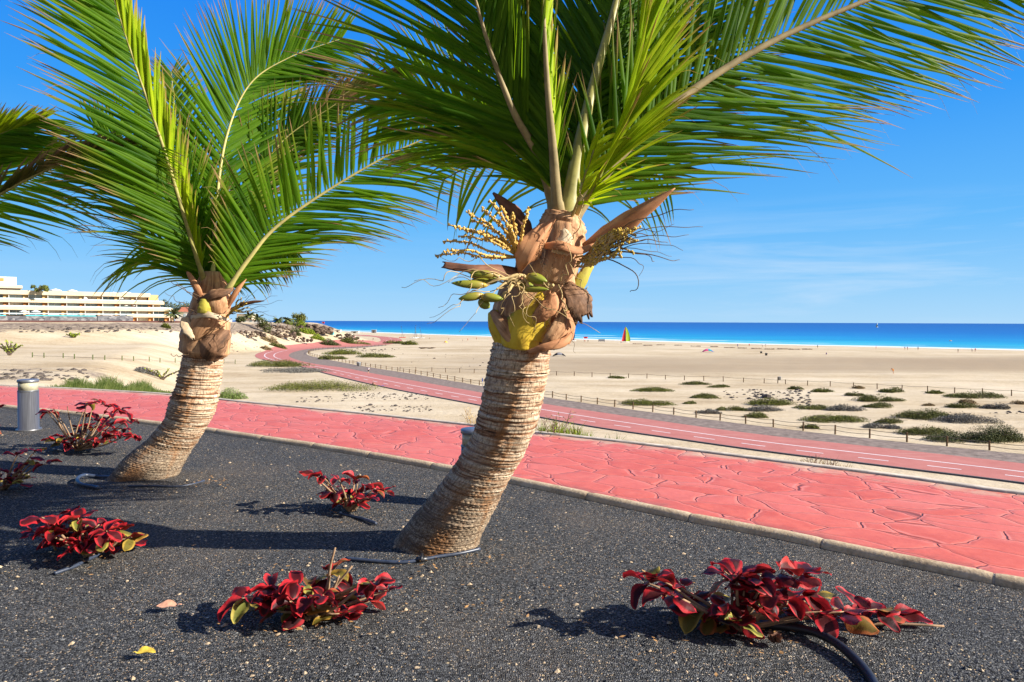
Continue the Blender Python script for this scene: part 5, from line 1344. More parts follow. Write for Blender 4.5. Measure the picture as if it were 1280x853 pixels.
# pool terrace and garden walls in front of it
pw = thing('pool_terrace', 'grey stone pool terrace wall with a turquoise water edge below the hotel', 'wall', tuple(HL+hn*22))
a = MB(); hbox(a, -40, s_at(113), -.6, zat(395, 60)[0]*.93, 14, 22); a.build('wall', M['grey_stone_wall'], pw, False)
a = MB(); hbox(a, s_at(114), s_at(156), -.6, zat(394.3, 140)[0]*.93, 13, 21.6); a.build('wall', M['grey_stone_wall'], pw, False)
a = MB(); hbox(a, s_at(29), s_at(112), zat(395, 60)[0]*.93+.01, zat(395, 60)[0]*.93+.32, 14, 22.15); a.build('pool_edge', M['pool_tile'], pw, False)
a = MB(); hbox(a, -40, s_at(6), zat(395, 60)[0]*.93+.01, zat(395, 60)[0]*.93+.32, 14, 22.15); a.build('pool_edge', M['pool_tile'], pw, False)
gw = MB(); hbox(gw, -60, s_at(216), -.6, 1.12, 33, 33.5); o = gw.build('garden_wall', M['wall_maroon'], None, False); tag(o, 'low dark red wall running below the stone pool terrace', 'wall')
def parasol(px, py, r, label, zb=None, f=-4):
    d = ray(px, py); z, t = zat(py, px); p = HL+hd*s_at(px)+hn*f; zb = BT[0] if zb is None else zb
    t_ = thing('parasol', label, 'parasol', (p.x, p.y, zb), group='white parasols at the hotel')
    m1 = MB(); lathe(m1, (p.x, p.y, zb), [(.05, 0), (.05, z-zb)], 6); m1.build('pole', M['render_white'], t_, False)
    m2 = MB(); n_ = 8; top = m2.vert((p.x, p.y, z+.15)); rg = [m2.vert((p.x+r*math.cos(2*PI*i/n_), p.y+r*math.sin(2*PI*i/n_), z-.5)) for i in range(n_)]; rg2 = [m2.vert((p.x+r*math.cos(2*PI*i/n_), p.y+r*math.sin(2*PI*i/n_), z-.72)) for i in range(n_)]
    for i in range(n_): m2.face((rg[i], rg[(i+1) % n_], top)); m2.face((rg2[i], rg2[(i+1) % n_], rg[(i+1) % n_], rg[i]))
    m2.build('canopy', M['parasol_cloth'], t_, False)
parasol(71, 361, 2.2, 'white parasol on the hotel roof right of the roof hedge'); parasol(92, 362, 2.0, 'white parasol at the middle of the hotel roof'); parasol(144, 365, 1.6, 'small white parasol on the hotel roof, second from the right end'); parasol(160, 364.5, 2.2, 'white parasol on the hotel roof nearest its right end')
for px_, py_, tx in ((107, 371.5, 'closed looking parasol on the top hotel balcony, left'), (152, 371.5, 'parasol on the top hotel balcony, right'), (158, 380.5, 'parasol on the second hotel balcony, left of two'), (168, 380.5, 'parasol on the second hotel balcony, right of two')):
    parasol(px_, py_, .9, tx, BT[1] if py_ < 375 else BT[2], -.6)
for px_, py_, r_, tx in ((28, 388.6, 1.6, 'wide parasol on the pool terrace, left of two'), (42, 388.6, 1.6, 'wide parasol on the pool terrace, right of two')):
    parasol(px_, py_, r_, tx, zat(395, 60)[0]*.93, 16)

# ---------------------------------------------------------------- trees and small palms on the skyline
def crown_tree(label, px, ptop, pbot, wpx, depth, mat='bush_dark', cat='tree', name='tree', group='trees on the left skyline', trunkp=.35, n=900, z=None):
    p = W(px, pbot, depth); zg = gz(p.x, p.y) if z is None else z
    s = depth/F; H = W(px, ptop, depth).z-zg; rnd = random.Random(int(px*31+ptop))
    t = thing(name, label, cat, (p.x, p.y, zg), group=group); m1 = MB()
    c0 = zg+H*trunkp
    m1.tube([(p.x, p.y, zg-.3), (p.x+.1, p.y, c0), (p.x, p.y, zg+H*.75)], [.22, .16, .06], 7)
    lobes = []
    for _ in range(9):
        a = rnd.uniform(0, 6.28); q = rnd.uniform(.2, .75); lx, ly, lz = q*math.cos(a)*wpx*s*.5, q*math.sin(a)*wpx*s*.4, rnd.uniform(.1, .9)
        L_c = Vector((p.x+lx, p.y+ly, c0+(zg+H-c0)*lz*.85)); lobes.append((L_c, rnd.uniform(.22, .36)*min(wpx*s, (zg+H-c0)*1.3)))
        m1.tube([(p.x, p.y, c0-.1), tuple(L_c)], [.09, .03], 5)
    m1.build('trunk', M['bush_wood'], t)
    mb = MB(); ls = max(1.2*s, .15)
    for _ in range(n):
        c, r = rnd.choice(lobes); d = Vector((rnd.gauss(0, 1), rnd.gauss(0, 1), rnd.gauss(0, .8))).normalized(); q = c+d*r*rnd.uniform(.55, 1.08)
        if q.z > zg+H: q.z = zg+H-rnd.uniform(0, .3)
        e = Vector((rnd.gauss(0, 1), rnd.gauss(0, 1), rnd.gauss(0, 1))).normalized(); f = e.cross(d); f = f.normalized() if f.length > .01 else UP; rv = rnd.random()
        mb.face([mb.vert(q, (0, rv)), mb.vert(q+e*ls*.6+f*ls*.5, (0, rv)), mb.vert(q+e*ls*1.3, (0, rv)), mb.vert(q+e*ls*.6-f*ls*.5, (0, rv))])
    mb.build('crown', M[mat], t, False)
rb_ = W(49, 362, 275)
crown_tree('clipped green hedge growing on the hotel roof', 49, 356.8, 365, 32, 282, 'bush_green', 'hedge', 'roof_hedge', None, .05, 1400, BT[0])
crown_tree('dark tree behind the right end of the hotel', 209, 374, 404, 22, 345, 'bush_dark')
crown_tree('dark green tree over the red roofed house', 224, 376, 404, 24, 352, 'bush_dark')
crown_tree('dark tree seen right behind the smaller palm crown', 242, 379, 404, 22, 350, 'bush_dark')
crown_tree('round dark bush at the ridge beneath the skyline palms', 331, 398.5, 405, 16, 318, 'bush_dark', trunkp=.05)
crown_tree('dark shrub beside the pale house on the ridge', 300, 396, 405, 15, 330, 'bush_dark', trunkp=.05)
crown_tree('feathery grey green tamarisk tree at the right end of the ridge', 373, 391, 405.5, 19, 362, 'bush_olive', trunkp=.15, n=1300)
def small_palm(label, px, ptop, depth, wpx, group='small palms on the left ridge'):
    p = W(px, 405, depth); zg = gz(p.x, p.y); zt = W(px, ptop, depth).z; s = depth/F; rnd = random.Random(int(px)); H = zt-zg
    t = thing('small_palm', label, 'palm tree', (p.x, p.y, zg), group=group)
    m1 = MB(); hc = zg+H*.72; m1.tube([(p.x, p.y, zg-.3), (p.x+.15, p.y, zg+H*.4), (p.x+.1, p.y, hc)], [.28, .2, .16], 8); m1.build('trunk', M['bush_wood'], t)
    mb = MB()
    for i in range(26):
        a = i*2.4; el = rnd.uniform(-.2, 1.1); d = Vector((math.cos(a)*math.cos(el), math.sin(a)*math.cos(el), math.sin(el))); x = Vector((p.x+.1, p.y, hc)); Lh = wpx*s*.56; e = d.cross(UP).normalized(); prev = None; rv = rnd.random()
        for q in range(7):
            w = s*1.3*(math.sin(PI*(q+.5)/7.3)+.15)
            cur = (mb.vert(x+e*w-UP*w*.6, (0, rv)), mb.vert(x, (0, rv)), mb.vert(x-e*w-UP*w*.6, (0, rv)))
            if prev: mb.face((prev[0], prev[1], cur[1], cur[0])); mb.face((prev[1], prev[2], cur[2], cur[1]))
            prev = cur; d = (d-UP*.16).normalized(); x = x+d*Lh/6
    mb.build('crown', M['bush_dark'], t, False)
small_palm('small palm behind the pale house, leftmost of those right of the palm crown', 311, 391, 345, 15)
small_palm('short windswept palm over the dark bush on the ridge', 322, 392, 322, 16)
small_palm('palm at the middle of the ridge, before the sea', 347, 394.5, 330, 13)
small_palm('palm left of the feathery tree at the ridge end', 359, 395, 345, 13)
small_palm('palm beside the right end of the hotel terrace', 217, 388, 285, 22)
# houses
def house(label, px0, px1, ptop, depth, mat, roof=None, group=None):
    a, b = W(px0, 405, depth), W(px1, 405, depth); zg = gz((a.x+b.x)/2, a.y); zt = W(px0, ptop, depth).z; w = b.x-a.x; c = (a+b)/2
    t = thing('house', label, 'house', (c.x, c.y, zg), group=group)
    mb = MB(); h = max(2.0, (zt-zg)*(.72 if roof else 1)); mb.box((c.x, c.y+3, zg+h/2-.2), (w, 6, h)); mb.build('wall', M[mat], t, False)
    for i in range(3):
        wd = MB(); x = a.x+w*(i+.5)/3; wd.box((x, c.y-.03, zg+h*.55), (w*.14, .1, h*.4)); wd.build('window', M['hotel_glass'], t, False)
    rf = MB(); k1 = .4
    if roof:
        v = [rf.vert(q) for q in ((a.x-k1, c.y-k1, zg+h-.2), (b.x+k1, c.y-k1, zg+h-.2), (b.x+k1, c.y+6+k1, zg+h-.2), (a.x-k1, c.y+6+k1, zg+h-.2), (a.x+w*.2, c.y+3, zt), (b.x-w*.2, c.y+3, zt))]
        for q in ((0, 1, 5, 4), (1, 2, 5), (2, 3, 4, 5), (3, 0, 4), (3, 2, 1, 0)): rf.face([v[i] for i in q])
    else: rf.box((c.x, c.y+3, zg+h-.1), (w+.4, 6.4, .3))
    rf.build('roof', M[roof or 'render_white'], t, False)
house('white house with a red tiled roof right of the hotel', 219, 243, 384, 335, 'render_white', 'roof_red')
house('pale stone house on the ridge right of the smaller palm crown', 296, 315, 392.5, 352, 'render_cream', None)
house('low white house with a pink roof on the ridge', 302, 325, 400.3, 338, 'render_white', 'roof_red')

# ---------------------------------------------------------------- rocky outcrop above the road bend
def rockmat():
    m, nt = newmat('volcanic_rock'); k = NT(nt); p = k.pos()
    n = k.noise(p, .35, 8, .72); v = k.voro(p, .5)
    c = k.ramp(k.math('ADD', k.math('MULTIPLY', n, .7), k.math('MULTIPLY', v, .3)), [(.3, (.025, .018, .014)), (.5, (.10, .07, .052)), (.72, (.26, .19, .135))])
    k.out(k.bsdf(c, .95, .05, k.bump(n, .9, .5))); M['volcanic_rock'] = m
rockmat()
def outcrop(label, px, pbase, ptop, wpx, n, seed, dep=.5):
    g = G(px, pbase); 
    if g is None or g.y > 470: g = W(px, pbase, 385)
    s = (g-CAM).length/F; rnd = random.Random(seed); t = thing('rock_outcrop', label, 'rock', tuple(g), group='dark rocks above the road bend')
    H = (pbase-ptop)*s; mb = MB()
    for _ in range(int(n*1.9)):
        x = rnd.uniform(-.5, .5); f = 1-(2*x)**2*.6; r = rnd.uniform(.05, .19)*H*1.2
        q = rnd.random(); zz = H*f*q*.8
        y = g.y + (q*dep*H*2.2) + rnd.uniform(-.2, .2)*H
        seg, rg = 9, 6; rows = []; ph_ = rnd.uniform(0, 6)
        for i in range(rg+1):
            a = PI*i/rg; rows.append([(g.x+x*wpx*s+r*1.35*math.sin(a)*math.cos(2*PI*j/seg+ph_)*rnd.uniform(.7, 1.25), y+r*math.sin(a)*math.sin(2*PI*j/seg+ph_)*rnd.uniform(.7, 1.25), g.z+zz+r*.85*math.cos(a)*rnd.uniform(.8, 1.2)) for j in range(seg)])
        mb.grid(rows[::-1], None, 0, True)
    mb.build('rock', M['volcanic_rock'], t, False)
outcrop('dark rock headland at the right end of the ridge, under the feathery tree', 388, 417, 404, 46, 60, 3)
outcrop('dark rock shelf in the middle of the stony slope', 345, 421, 412, 44, 46, 4)
outcrop('dark rock ledge on the stony slope nearest the smaller palm', 306, 421, 413, 46, 44, 5)
outcrop('low dark rocks by the distant wall where the road turns away', 428, 425, 416.5, 36, 34, 6)
outcrop('low broken rocks between slope and road bend', 372, 428, 421, 40, 30, 8)
outcrop('stony crest under the dark bush on the ridge', 330, 412, 405.5, 60, 46, 9)
# ---------------------------------------------------------------- people (small in the photo)
simple('skin_tone', (.42, .22, .14), .6, .3, .1, 6); simple('hair_dark', (.03, .02, .015), .7, .2, .2, 20)
for nm, c in dict(cloth_white=(.70, .70, .70), cloth_black=(.02, .02, .024), cloth_blue=(.04, .10, .38), cloth_red=(.55, .04, .04), cloth_orange=(.70, .26, .04), cloth_pink=(.62, .10, .24), cloth_grey=(.20, .20, .22), cloth_khaki=(.28, .22, .13), cloth_teal=(.03, .28, .32), cloth_yellow=(.72, .50, .05), cloth_lime=(.42, .60, .05)).items(): simple(nm, c, .8, .15, .12, 8)
DG = bpy.context.evaluated_depsgraph_get
def skin_mesh(name, J, E, Rr):
    me = bpy.data.meshes.new(name); me.from_pydata([J[k] for k in J], [(list(J).index(a), list(J).index(b)) for a, b in E], [])
    o = bpy.data.objects.new(name, me); C.objects.link(o)
    md = o.modifiers.new('Skin', 'SKIN'); sd_ = o.modifiers.new('Sub', 'SUBSURF'); sd_.levels = 1; sd_.render_levels = 1
    for v, k in zip(me.skin_vertices[0].data, J): v.radius = (Rr[k], Rr[k]); v.use_root = (k == 'pelvis')
    bpy.context.view_layer.update()
    dg = DG(); new = bpy.data.meshes.new_from_object(o.evaluated_get(dg)); bpy.data.objects.remove(o); new.name = name; return new
def pose_joints(pose):
    J = dict(pelvis=(0, 0, .95), waist=(0, 0, 1.10), chest=(0, 0, 1.32), neck=(0, 0, 1.47), head=(0, -.02, 1.58), crown=(0, -.02, 1.69),
             lsh=(.18, 0, 1.40), lel=(.23, .02, 1.13), lha=(.24, -.06, .88), rsh=(-.18, 0, 1.40), rel=(-.23, .02, 1.13), rha=(-.24, -.06, .88),
             lhip=(.10, 0, .90), lkn=(.10, -.01, .50), lan=(.10, .03, .09), lto=(.10, -.13, .04), rhip=(-.10, 0, .90), rkn=(-.10, -.01, .50), ran=(-.10, .03, .09), rto=(-.10, -.13, .04))
    if pose == 'walk':
        J.update(lkn=(.10, -.20, .52), lan=(.10, -.24, .10), lto=(.10, -.40, .08), rkn=(-.10, .06, .50), ran=(-.10, .32, .16), rto=(-.10, .24, .05), lel=(.23, .12, 1.14), lha=(.24, .18, .90), rel=(-.23, -.08, 1.13), rha=(-.24, -.26, .95))
    if pose == 'bend':
        J.update(waist=(0, -.10, 1.06), chest=(0, -.30, 1.18), neck=(0, -.44, 1.24), head=(0, -.54, 1.26), crown=(0, -.64, 1.25), lsh=(.18, -.36, 1.20), rsh=(-.18, -.36, 1.20), lel=(.22, -.42, .95), rel=(-.22, -.40, .95), lha=(.20, -.52, .72), rha=(-.20, -.50, .72), lkn=(.12, -.16, .52), lan=(.12, -.06, .10), lto=(.12, -.22, .05), rkn=(-.10, .05, .50), ran=(-.10, .25, .12), rto=(-.10, .12, .04))
    if pose == 'sit':
        dz = -.78
        for k in ('pelvis', 'waist', 'chest', 'neck', 'head', 'crown', 'lsh', 'rsh', 'lel', 'rel', 'lhip', 'rhip'): x, y, z = J[k]; J[k] = (x, y+(z-.95)*-.10, z+dz)
        J.update(lha=(.20, -.32, .42), rha=(-.20, -.32, .42), lkn=(.12, -.42, .46), lan=(.12, -.60, .09), lto=(.12, -.76, .05), rkn=(-.12, -.42, .46), ran=(-.12, -.60, .09), rto=(-.12, -.76, .05))
    return J
ED = [('pelvis', 'waist'), ('waist', 'chest'), ('chest', 'neck'), ('neck', 'head'), ('head', 'crown'), ('chest', 'lsh'), ('lsh', 'lel'), ('lel', 'lha'), ('chest', 'rsh'), ('rsh', 'rel'), ('rel', 'rha'), ('pelvis', 'lhip'), ('lhip', 'lkn'), ('lkn', 'lan'), ('lan', 'lto'), ('pelvis', 'rhip'), ('rhip', 'rkn'), ('rkn', 'ran'), ('ran', 'rto')]
RR = dict(pelvis=.15, waist=.13, chest=.16, neck=.06, head=.10, crown=.07, lsh=.07, lel=.05, lha=.04, rsh=.07, rel=.05, rha=.04, lhip=.10, lkn=.065, lan=.045, lto=.035, rhip=.10, rkn=.065, ran=.045, rto=.035)
BODY = {}
for ps in ('stand', 'walk', 'bend', 'sit'): BODY[ps] = (skin_mesh('person', pose_joints(ps), ED, RR), pose_joints(ps))
def person(px, py, label, pose='stand', top='cloth_white', low='cloth_black', face=0.0, h=1.7, group='people on the beach', ground=None, hair='hair_dark'):
    g = ground or G(px, py); me = BODY[pose][0].copy(); J = BODY[pose][1]
    me.materials.clear()
    for x in ('skin_tone', top, low, hair): me.materials.append(M[x])
    jp = {k: Vector(v) for k, v in J.items()}
    for p in me.polygons:
        c = p.center
        best = min(((c-(jp[a].lerp(jp[b], max(0, min(1, (c-jp[a]).dot(jp[b]-jp[a])/max(1e-6, (jp[b]-jp[a]).length_squared))))) ).length, a, b) for a, b in ED)
        a, b = best[1], best[2]
        if b in ('waist', 'chest') or b in ('lsh', 'rsh') or (b in ('lel', 'rel')): m = 1
        elif b in ('lhip', 'rhip'): m = 2
        elif b in ('lkn', 'rkn') and (c-jp[a]).length < .30: m = 2
        elif a == 'head' or (b == 'head' and (c-jp['crown']).length < .12): m = 3 if (c-jp['crown']).length < .10 else 0
        else: m = 0
        p.material_index = m; p.use_smooth = True
    o = bpy.data.objects.new('person', me); C.objects.link(o); k = h/1.7; o.scale = (k, k, k); o.location = (g.x, g.y, g.z); o.rotation_euler = (0, 0, face); tag(o, label, 'person', group); return o
person(460.4, 467.8, 'person in a white top walking along the near stretch of the cycle road', 'walk', 'cloth_white', 'cloth_black', PI*.85, 1.75)
person(1116.5, 467.5, 'person in orange bending forward on open sand right of the shrubs', 'bend', 'cloth_orange', 'cloth_orange', -PI/2+.3, 1.75)
person(1033, 443.5, 'person in blue sitting alone on the open beach', 'sit', 'cloth_blue', 'cloth_blue', -.6, 1.7)
person(1197.5, 441, 'person in black standing by the water near the right edge', 'stand', 'cloth_black', 'cloth_black', .4)
person(1095, 436.8, 'person in red at the waterline right of the stone rings', 'stand', 'cloth_red', 'cloth_red', 1)
person(1131, 438, 'person at the waterline, left one of a pair', 'walk', 'cloth_grey', 'cloth_black', PI/2)
person(1134.2, 438.2, 'person at the waterline, right one of a pair', 'walk', 'cloth_red', 'cloth_grey', PI/2)
person(1147.5, 438, 'person in dark clothes alone at the waterline beside the pair', 'stand', 'cloth_grey', 'cloth_black', 0)
person(1215, 440, 'person in white at the waterline, left of two near the surf line', 'stand', 'cloth_white', 'cloth_blue', 0)
person(1219, 440, 'person in red at the waterline, right of two near the surf line', 'stand', 'cloth_red', 'cloth_grey', 0)
person(922, 434.3, 'person in blue by the water left of the stone rings', 'stand', 'cloth_blue', 'cloth_blue', 0)
person(936.5, 433.6, 'person in red standing among the stone rings', 'stand', 'cloth_red', 'cloth_black', 0)
person(953, 434.2, 'person in white among the stone rings, left of two', 'stand', 'cloth_white', 'cloth_grey', 0)
person(957, 434.4, 'person in khaki among the stone rings, right of two', 'stand', 'cloth_khaki', 'cloth_white', 0)
person(1022, 435.5, 'person wading just off the beach at right of the rings', 'stand', 'cloth_teal', 'cloth_black', 0)
person(731, 428.4, 'person with a red top left of the beached boat', 'stand', 'cloth_red', 'cloth_black', 0)
person(735, 428.4, 'person in black left of the beached boat', 'stand', 'cloth_black', 'cloth_black', 0)
person(578.4, 427.5, 'person in orange walking on the beach left of the large trunk', 'walk', 'cloth_orange', 'cloth_grey', PI/2)
person(584.8, 426.5, 'person in red on the beach left of the large trunk', 'stand', 'cloth_red', 'cloth_red', 0)
person(595.5, 425, 'person in red near the blue strip, touching the large trunk in the photo', 'stand', 'cloth_red', 'cloth_black', 0)
person(561, 424.5, 'person in dark clothes near the blue strip of beach', 'sit', 'cloth_black', 'cloth_black', 0)
person(536.6, 423.5, 'person lying back in dark clothes right of the catamaran masts', 'sit', 'cloth_black', 'cloth_grey', 1.2)
person(483.4, 429, 'person in dark and white on the distant wide road', 'stand', 'cloth_white', 'cloth_black', 0)
person(489, 429, 'person in red and orange on the distant wide road', 'stand', 'cloth_orange', 'cloth_red', 0)
person(466.4, 426, 'person in dark clothes further up the distant road', 'walk', 'cloth_black', 'cloth_black', PI)
person(453.7, 428.5, 'person in black by the bushes at the distant road side', 'stand', 'cloth_black', 'cloth_grey', 0)
person(443.4, 424, 'person in pink where the distant road vanishes', 'stand', 'cloth_pink', 'cloth_pink', 0)
# somebody lying by the near edge of the road with a towel
g = G(468, 482.5)
tw = MB()
tw.grid([[(g.x+.3+1.9*i/8, g.y-.5+1.0*j/5, gz(g.x+.3+1.9*i/8, g.y-.5+1.0*j/5)+.05+.03*math.sin(i*2+j)) for j in range(6)] for i in range(9)], flip=True)
tag(tw.build('towel', M['cloth_blue']), 'blue and white towel spread on the sand at the road edge', 'towel')
person(468, 482.5, 'person in black reclining on the sand by the near road edge', 'sit', 'cloth_black', 'cloth_black', PI/2+.5, 1.6, ground=Vector((g.x-.3, g.y, g.z)))

# ---------------------------------------------------------------- boats and beach things
simple('hull_white', (.76, .76, .74), .3, .4, .05, 1); simple('hull_red', (.62, .05, .04), .35, .4, .1, 1); simple('spar', (.45, .45, .45), .3, .5, .1, 3, metallic=.6)
simple('spar_dark', (.06, .07, .09), .4, .4, .1, 3); simple('net_black', (.03, .03, .035), .8, .2, .2, 4)
def catamaran(label, px, py, mast, hull='hull_white', sail=None, rot=0.0, tilt=0.0, flagtop=True, L=5.0):
    g = G(px, py); s = (g-CAM).length/F; t = thing('catamaran', label, 'catamaran', tuple(g), group='beached catamarans')
    ca, sa = math.cos(rot), math.sin(rot)
    X = lambda x, y, z: (g.x+x*ca-y*sa, g.y+x*sa+y*ca, g.z+z)
    for yy in (-1.1, 1.1):
        mb = MB(); rows = []
        for i in range(13):
            u = i/12; x = -L/2+L*u; w = .22*(math.sin(PI*min(.97, u*.8+.2))**.6); d = .42*(1 if u < .75 else 1-.2*(u-.75)/.25); zz = .05+.25*max(0, u-.65)**1.2
            rows.append([X(x, yy+w*math.cos(a), .28+zz+d*.5*math.sin(a)) for a in [2*PI*j/10 for j in range(10)]])
        ids = mb.grid(rows, None, 0, True); mb.face(ids[0][::-1]); mb.face(ids[-1]); mb.build('hull', M[hull], t)
    mb = MB(); mb.tube([X(-1.6, -1.1, .55), X(-1.6, 1.1, .55)], .05, 6); mb.tube([X(.7, -1.1, .55), X(.7, 1.1, .55)], .05, 6); mb.build('crossbeam', M['spar'], t)
    mb = MB(); mb.grid([[X(-1.6+2.3*i/4, -1.05+2.1*j/4, .57) for j in range(5)] for i in range(5)]); mb.build('trampoline', M['net_black'], t)
    H = mast*s
    mb = MB(); mb.tube([X(.7, 0, .55), X(.6+tilt*.5, 0, H*.5), X(.4+tilt, 0, H)], [.11, .10, .07], 8); 
    if flagtop: mb.tube([X(.4+tilt, 0, H-.05), X(.4+tilt, 0, H+.45)], [.28, .16], 8)
    mb.tube([X(2.2, 0, .6), X(.45+tilt, 0, H*.8)], .025, 4); mb.tube([X(-.6, 1.1, .6), X(.45+tilt, 0, H*.8)], .025, 4); mb.tube([X(-.6, -1.1, .6), X(.45+tilt, 0, H*.8)], .025, 4)
    mb.build('mast', M['spar_dark'], t)
    if sail:
        for mi, (a, b, c) in enumerate(sail):
            mb = MB(); n_ = 8; rows = []
            for i in range(n_+1):
                u = i/n_; z = .9+(H-1.0)*u; x0 = a[0]+(a[1]-a[0])*u; ch = b*(1-u**(1.9 if c > 0 else 1.1))**.8+.05; rows.append([X(x0+ch*(j/5)*(1 if c > 0 else -1), .25*math.sin(PI*j/5)*(1-u), z) for j in range(6)])
            mb.grid(rows); mb.build('sail', M[a[2]], t)
    return t
catamaran('beached catamaran with a red and lime sail at the waterline right of the large trunk', 781, 428.6, 20, 'hull_white', [((.55, .35, 'cloth_red'), 2.4, -1), ((.75, .45, 'cloth_lime'), 2.6, 1)], 0, 0, False)
catamaran('beached catamaran with a pink and blue sail beside the large palm crown', 715, 427, 12.5, 'hull_white', [((.5, 1.6, 'cloth_pink'), 2.0, -1), ((.6, 1.7, 'cloth_blue'), .7, 1)], 0, 1.2, False)
catamaran('red hulled catamaran with a single dark mast, leftmost of those without sails', 503, 422.6, 13.5, 'hull_red', None, .1, -1.2)
catamaran('white catamaran with the tallest bare dark mast', 517, 423.6, 16, 'hull_white', None, 0, 1.2)
catamaran('white catamaran with a bare mast, between its taller neighbour and the last one', 519.5, 422.8, 12.5, 'hull_white', None, .2, -.8)
catamaran('white catamaran with a bare mast, nearest to the large trunk', 526, 423.2, 13, 'hull_white', None, -.1, -1.0)
def dome(label, px, py, wpx, hpx, mats, cat='kite', name='beach_kite', group='folded kites on the sand'):
    g = G(px, py); s = (g-CAM).length/F; mb = MB(); rows = []; n_ = 14
    for i in range(n_+1):
        u = i/n_; x = (u-.5)*wpx*s; H = hpx*s*(math.sin(PI*min(1, max(0.02, u*.96+.02))))**.8
        rows.append([(g.x+x, g.y-.5+1.3*j/6, g.z+.03+H*math.sin(PI*(.12+.62*j/6))) for j in range(7)])
    ids = mb.grid(rows); mb.m = [(min(len(mats)-1, int((k//6)/n_*len(mats)))) for k in range(len(mb.f))]
    o = mb.build(name, [M[x] for x in mats]); tag(o, label, cat, group)
    sm = o.modifiers.new('t', 'SOLIDIFY'); sm.thickness = .06; return o
dome('pink and blue kite lying on the beach', 885, 440.5, 13, 4, ['cloth_pink', 'cloth_pink', 'cloth_teal', 'cloth_blue'])
dome('black kite lying on the beach by the large trunk', 699, 446, 16, 5, ['cloth_black', 'cloth_grey', 'cloth_black'])
dome('small orange kite lying on the beach left of the large trunk', 557, 429, 4.5, 2.4, ['cloth_orange', 'cloth_yellow'])
dome('yellow kite on the distant beach', 472, 415.6, 4, 3, ['cloth_yellow', 'cloth_yellow'])
dome('white kite on the distant beach beside the yellow one', 477, 415.8, 4, 3, ['cloth_white', 'cloth_white'])
def boxy(label, px, py, w, h, mat, name, cat, group=None, roof=None):
    g = G(px, py); s = (g-CAM).length/F; t = thing(name, label, cat, tuple(g), group=group); mb = MB(); mb.box((g.x, g.y, g.z+h*s/2), (w*s, w*s*.7, h*s)); mb.build('wall', M[mat], t, False)
    mb = MB(); mb.box((g.x, g.y, g.z+h*s+.1), (w*s*1.12, w*s*.85, .18)); mb.build('roof', M[roof or 'render_white'], t, False)
    mb = MB(); mb.box((g.x, g.y-w*s*.36, g.z+h*s*.45), (w*s*.3, .08, h*s*.8)); mb.build('door', M['hotel_recess'], t, False)
boxy('grey beach hut on the distant shore', 467.5, 416.4, 5.5, 3.6, 'cloth_grey', 'beach_hut', 'hut', 'huts along the distant shore')
boxy('teal hut beside the rock headland', 413.5, 418.5, 6.5, 4.2, 'cloth_teal', 'beach_hut', 'hut', 'huts along the distant shore')
boxy('white hut right of the teal one', 422.5, 415.5, 7, 2.6, 'render_white', 'beach_hut', 'hut', 'huts along the distant shore')
boxy('long low white building near the distant water', 444, 416.6, 9, 2.2, 'render_white', 'beach_hut', 'hut', 'huts along the distant shore')
boxy('pale block by the low rocks where the road vanishes', 437, 424.5, 6, 6, 'render_cream', 'beach_hut', 'hut', 'huts along the distant shore')
# trailer sign near the boat, red beach flag, bins
g = G(752, 427.8); s = (g-CAM).length/F; t = thing('boat_rack', 'low dark rack beside the beached boat', 'rack', tuple(g)); mb = MB(); mb.box((g.x, g.y, g.z+2.2*s), (8*s, .15, 2.6*s)); mb.build('panel', M['cloth_grey'], t, False)
for q in (-3.6, 3.6): mb = MB(); mb.box((g.x+q*s, g.y+.2, g.z+1.5*s), (.15, .15, 3.2*s)); mb.build('leg', M['spar_dark'], t, False)
def flag(label, px, py, hpx, mat, wpx):
    g = G(px, py); s = (g-CAM).length/F; t = thing('beach_flag', label, 'flag', tuple(g), group='red beach flags'); mb = MB(); mb.tube([(g.x, g.y, g.z-.2), (g.x, g.y, g.z+hpx*s)], .07, 6); mb.build('pole', M['spar'], t)
    mb = MB(); mb.grid([[(g.x+wpx*s*i/6, g.y+.15*math.sin(i), g.z+hpx*s-(.1+j*.5)*2.6*s*.8) for j in range(3)] for i in range(7)]); o = mb.build('cloth', M[mat], t); sm = o.modifiers.new('t', 'SOLIDIFY'); sm.thickness = .04
flag('red flag left of the beached boat', 729.5, 427.6, 6.5, 'cloth_red', 5)
flag('red flag on the rock headland', 402.5, 408.5, 6, 'cloth_red', 3)
simple('bin_metal', (.34, .36, .38), .5, .4, .2, 4)
def bin_(label, px, py, w, h, post=0, mat='bin_metal'):
    g = G(px, py); s = (g-CAM).length/F; t = thing('litter_bin', label, 'bin', tuple(g), group='litter bins'); mb = MB(); z0 = g.z+post*s
    lathe(mb, (g.x, g.y, z0), [(w*s*.42, 0), (w*s*.5, h*s*.9), (w*s*.54, h*s*.92), (w*s*.54, h*s), (w*s*.44, h*s), (w*s*.40, h*s*.6)], 12); mb.build('bucket', M[mat], t)
    if post: mb = MB(); mb.tube([(g.x-w*s*.6, g.y, g.z-.1), (g.x-w*s*.6, g.y, z0+h*s)], .09, 7); mb.build('post', M['post_wood'], t)
bin_('metal litter bin at the bend of the roadside fence', 448.5, 458, 5, 5)
bin_('grey litter bin hung on a tall post in the far fence', 974.5, 479.5, 3.4, 3.8, 4.0)
bin_('dark bin standing on the beach, left of two', 951.5, 441.8, 2.6, 2.2, 0, 'spar_dark'); bin_('dark bin standing on the beach, right of two', 957.8, 444.6, 3, 3, 0, 'spar_dark')
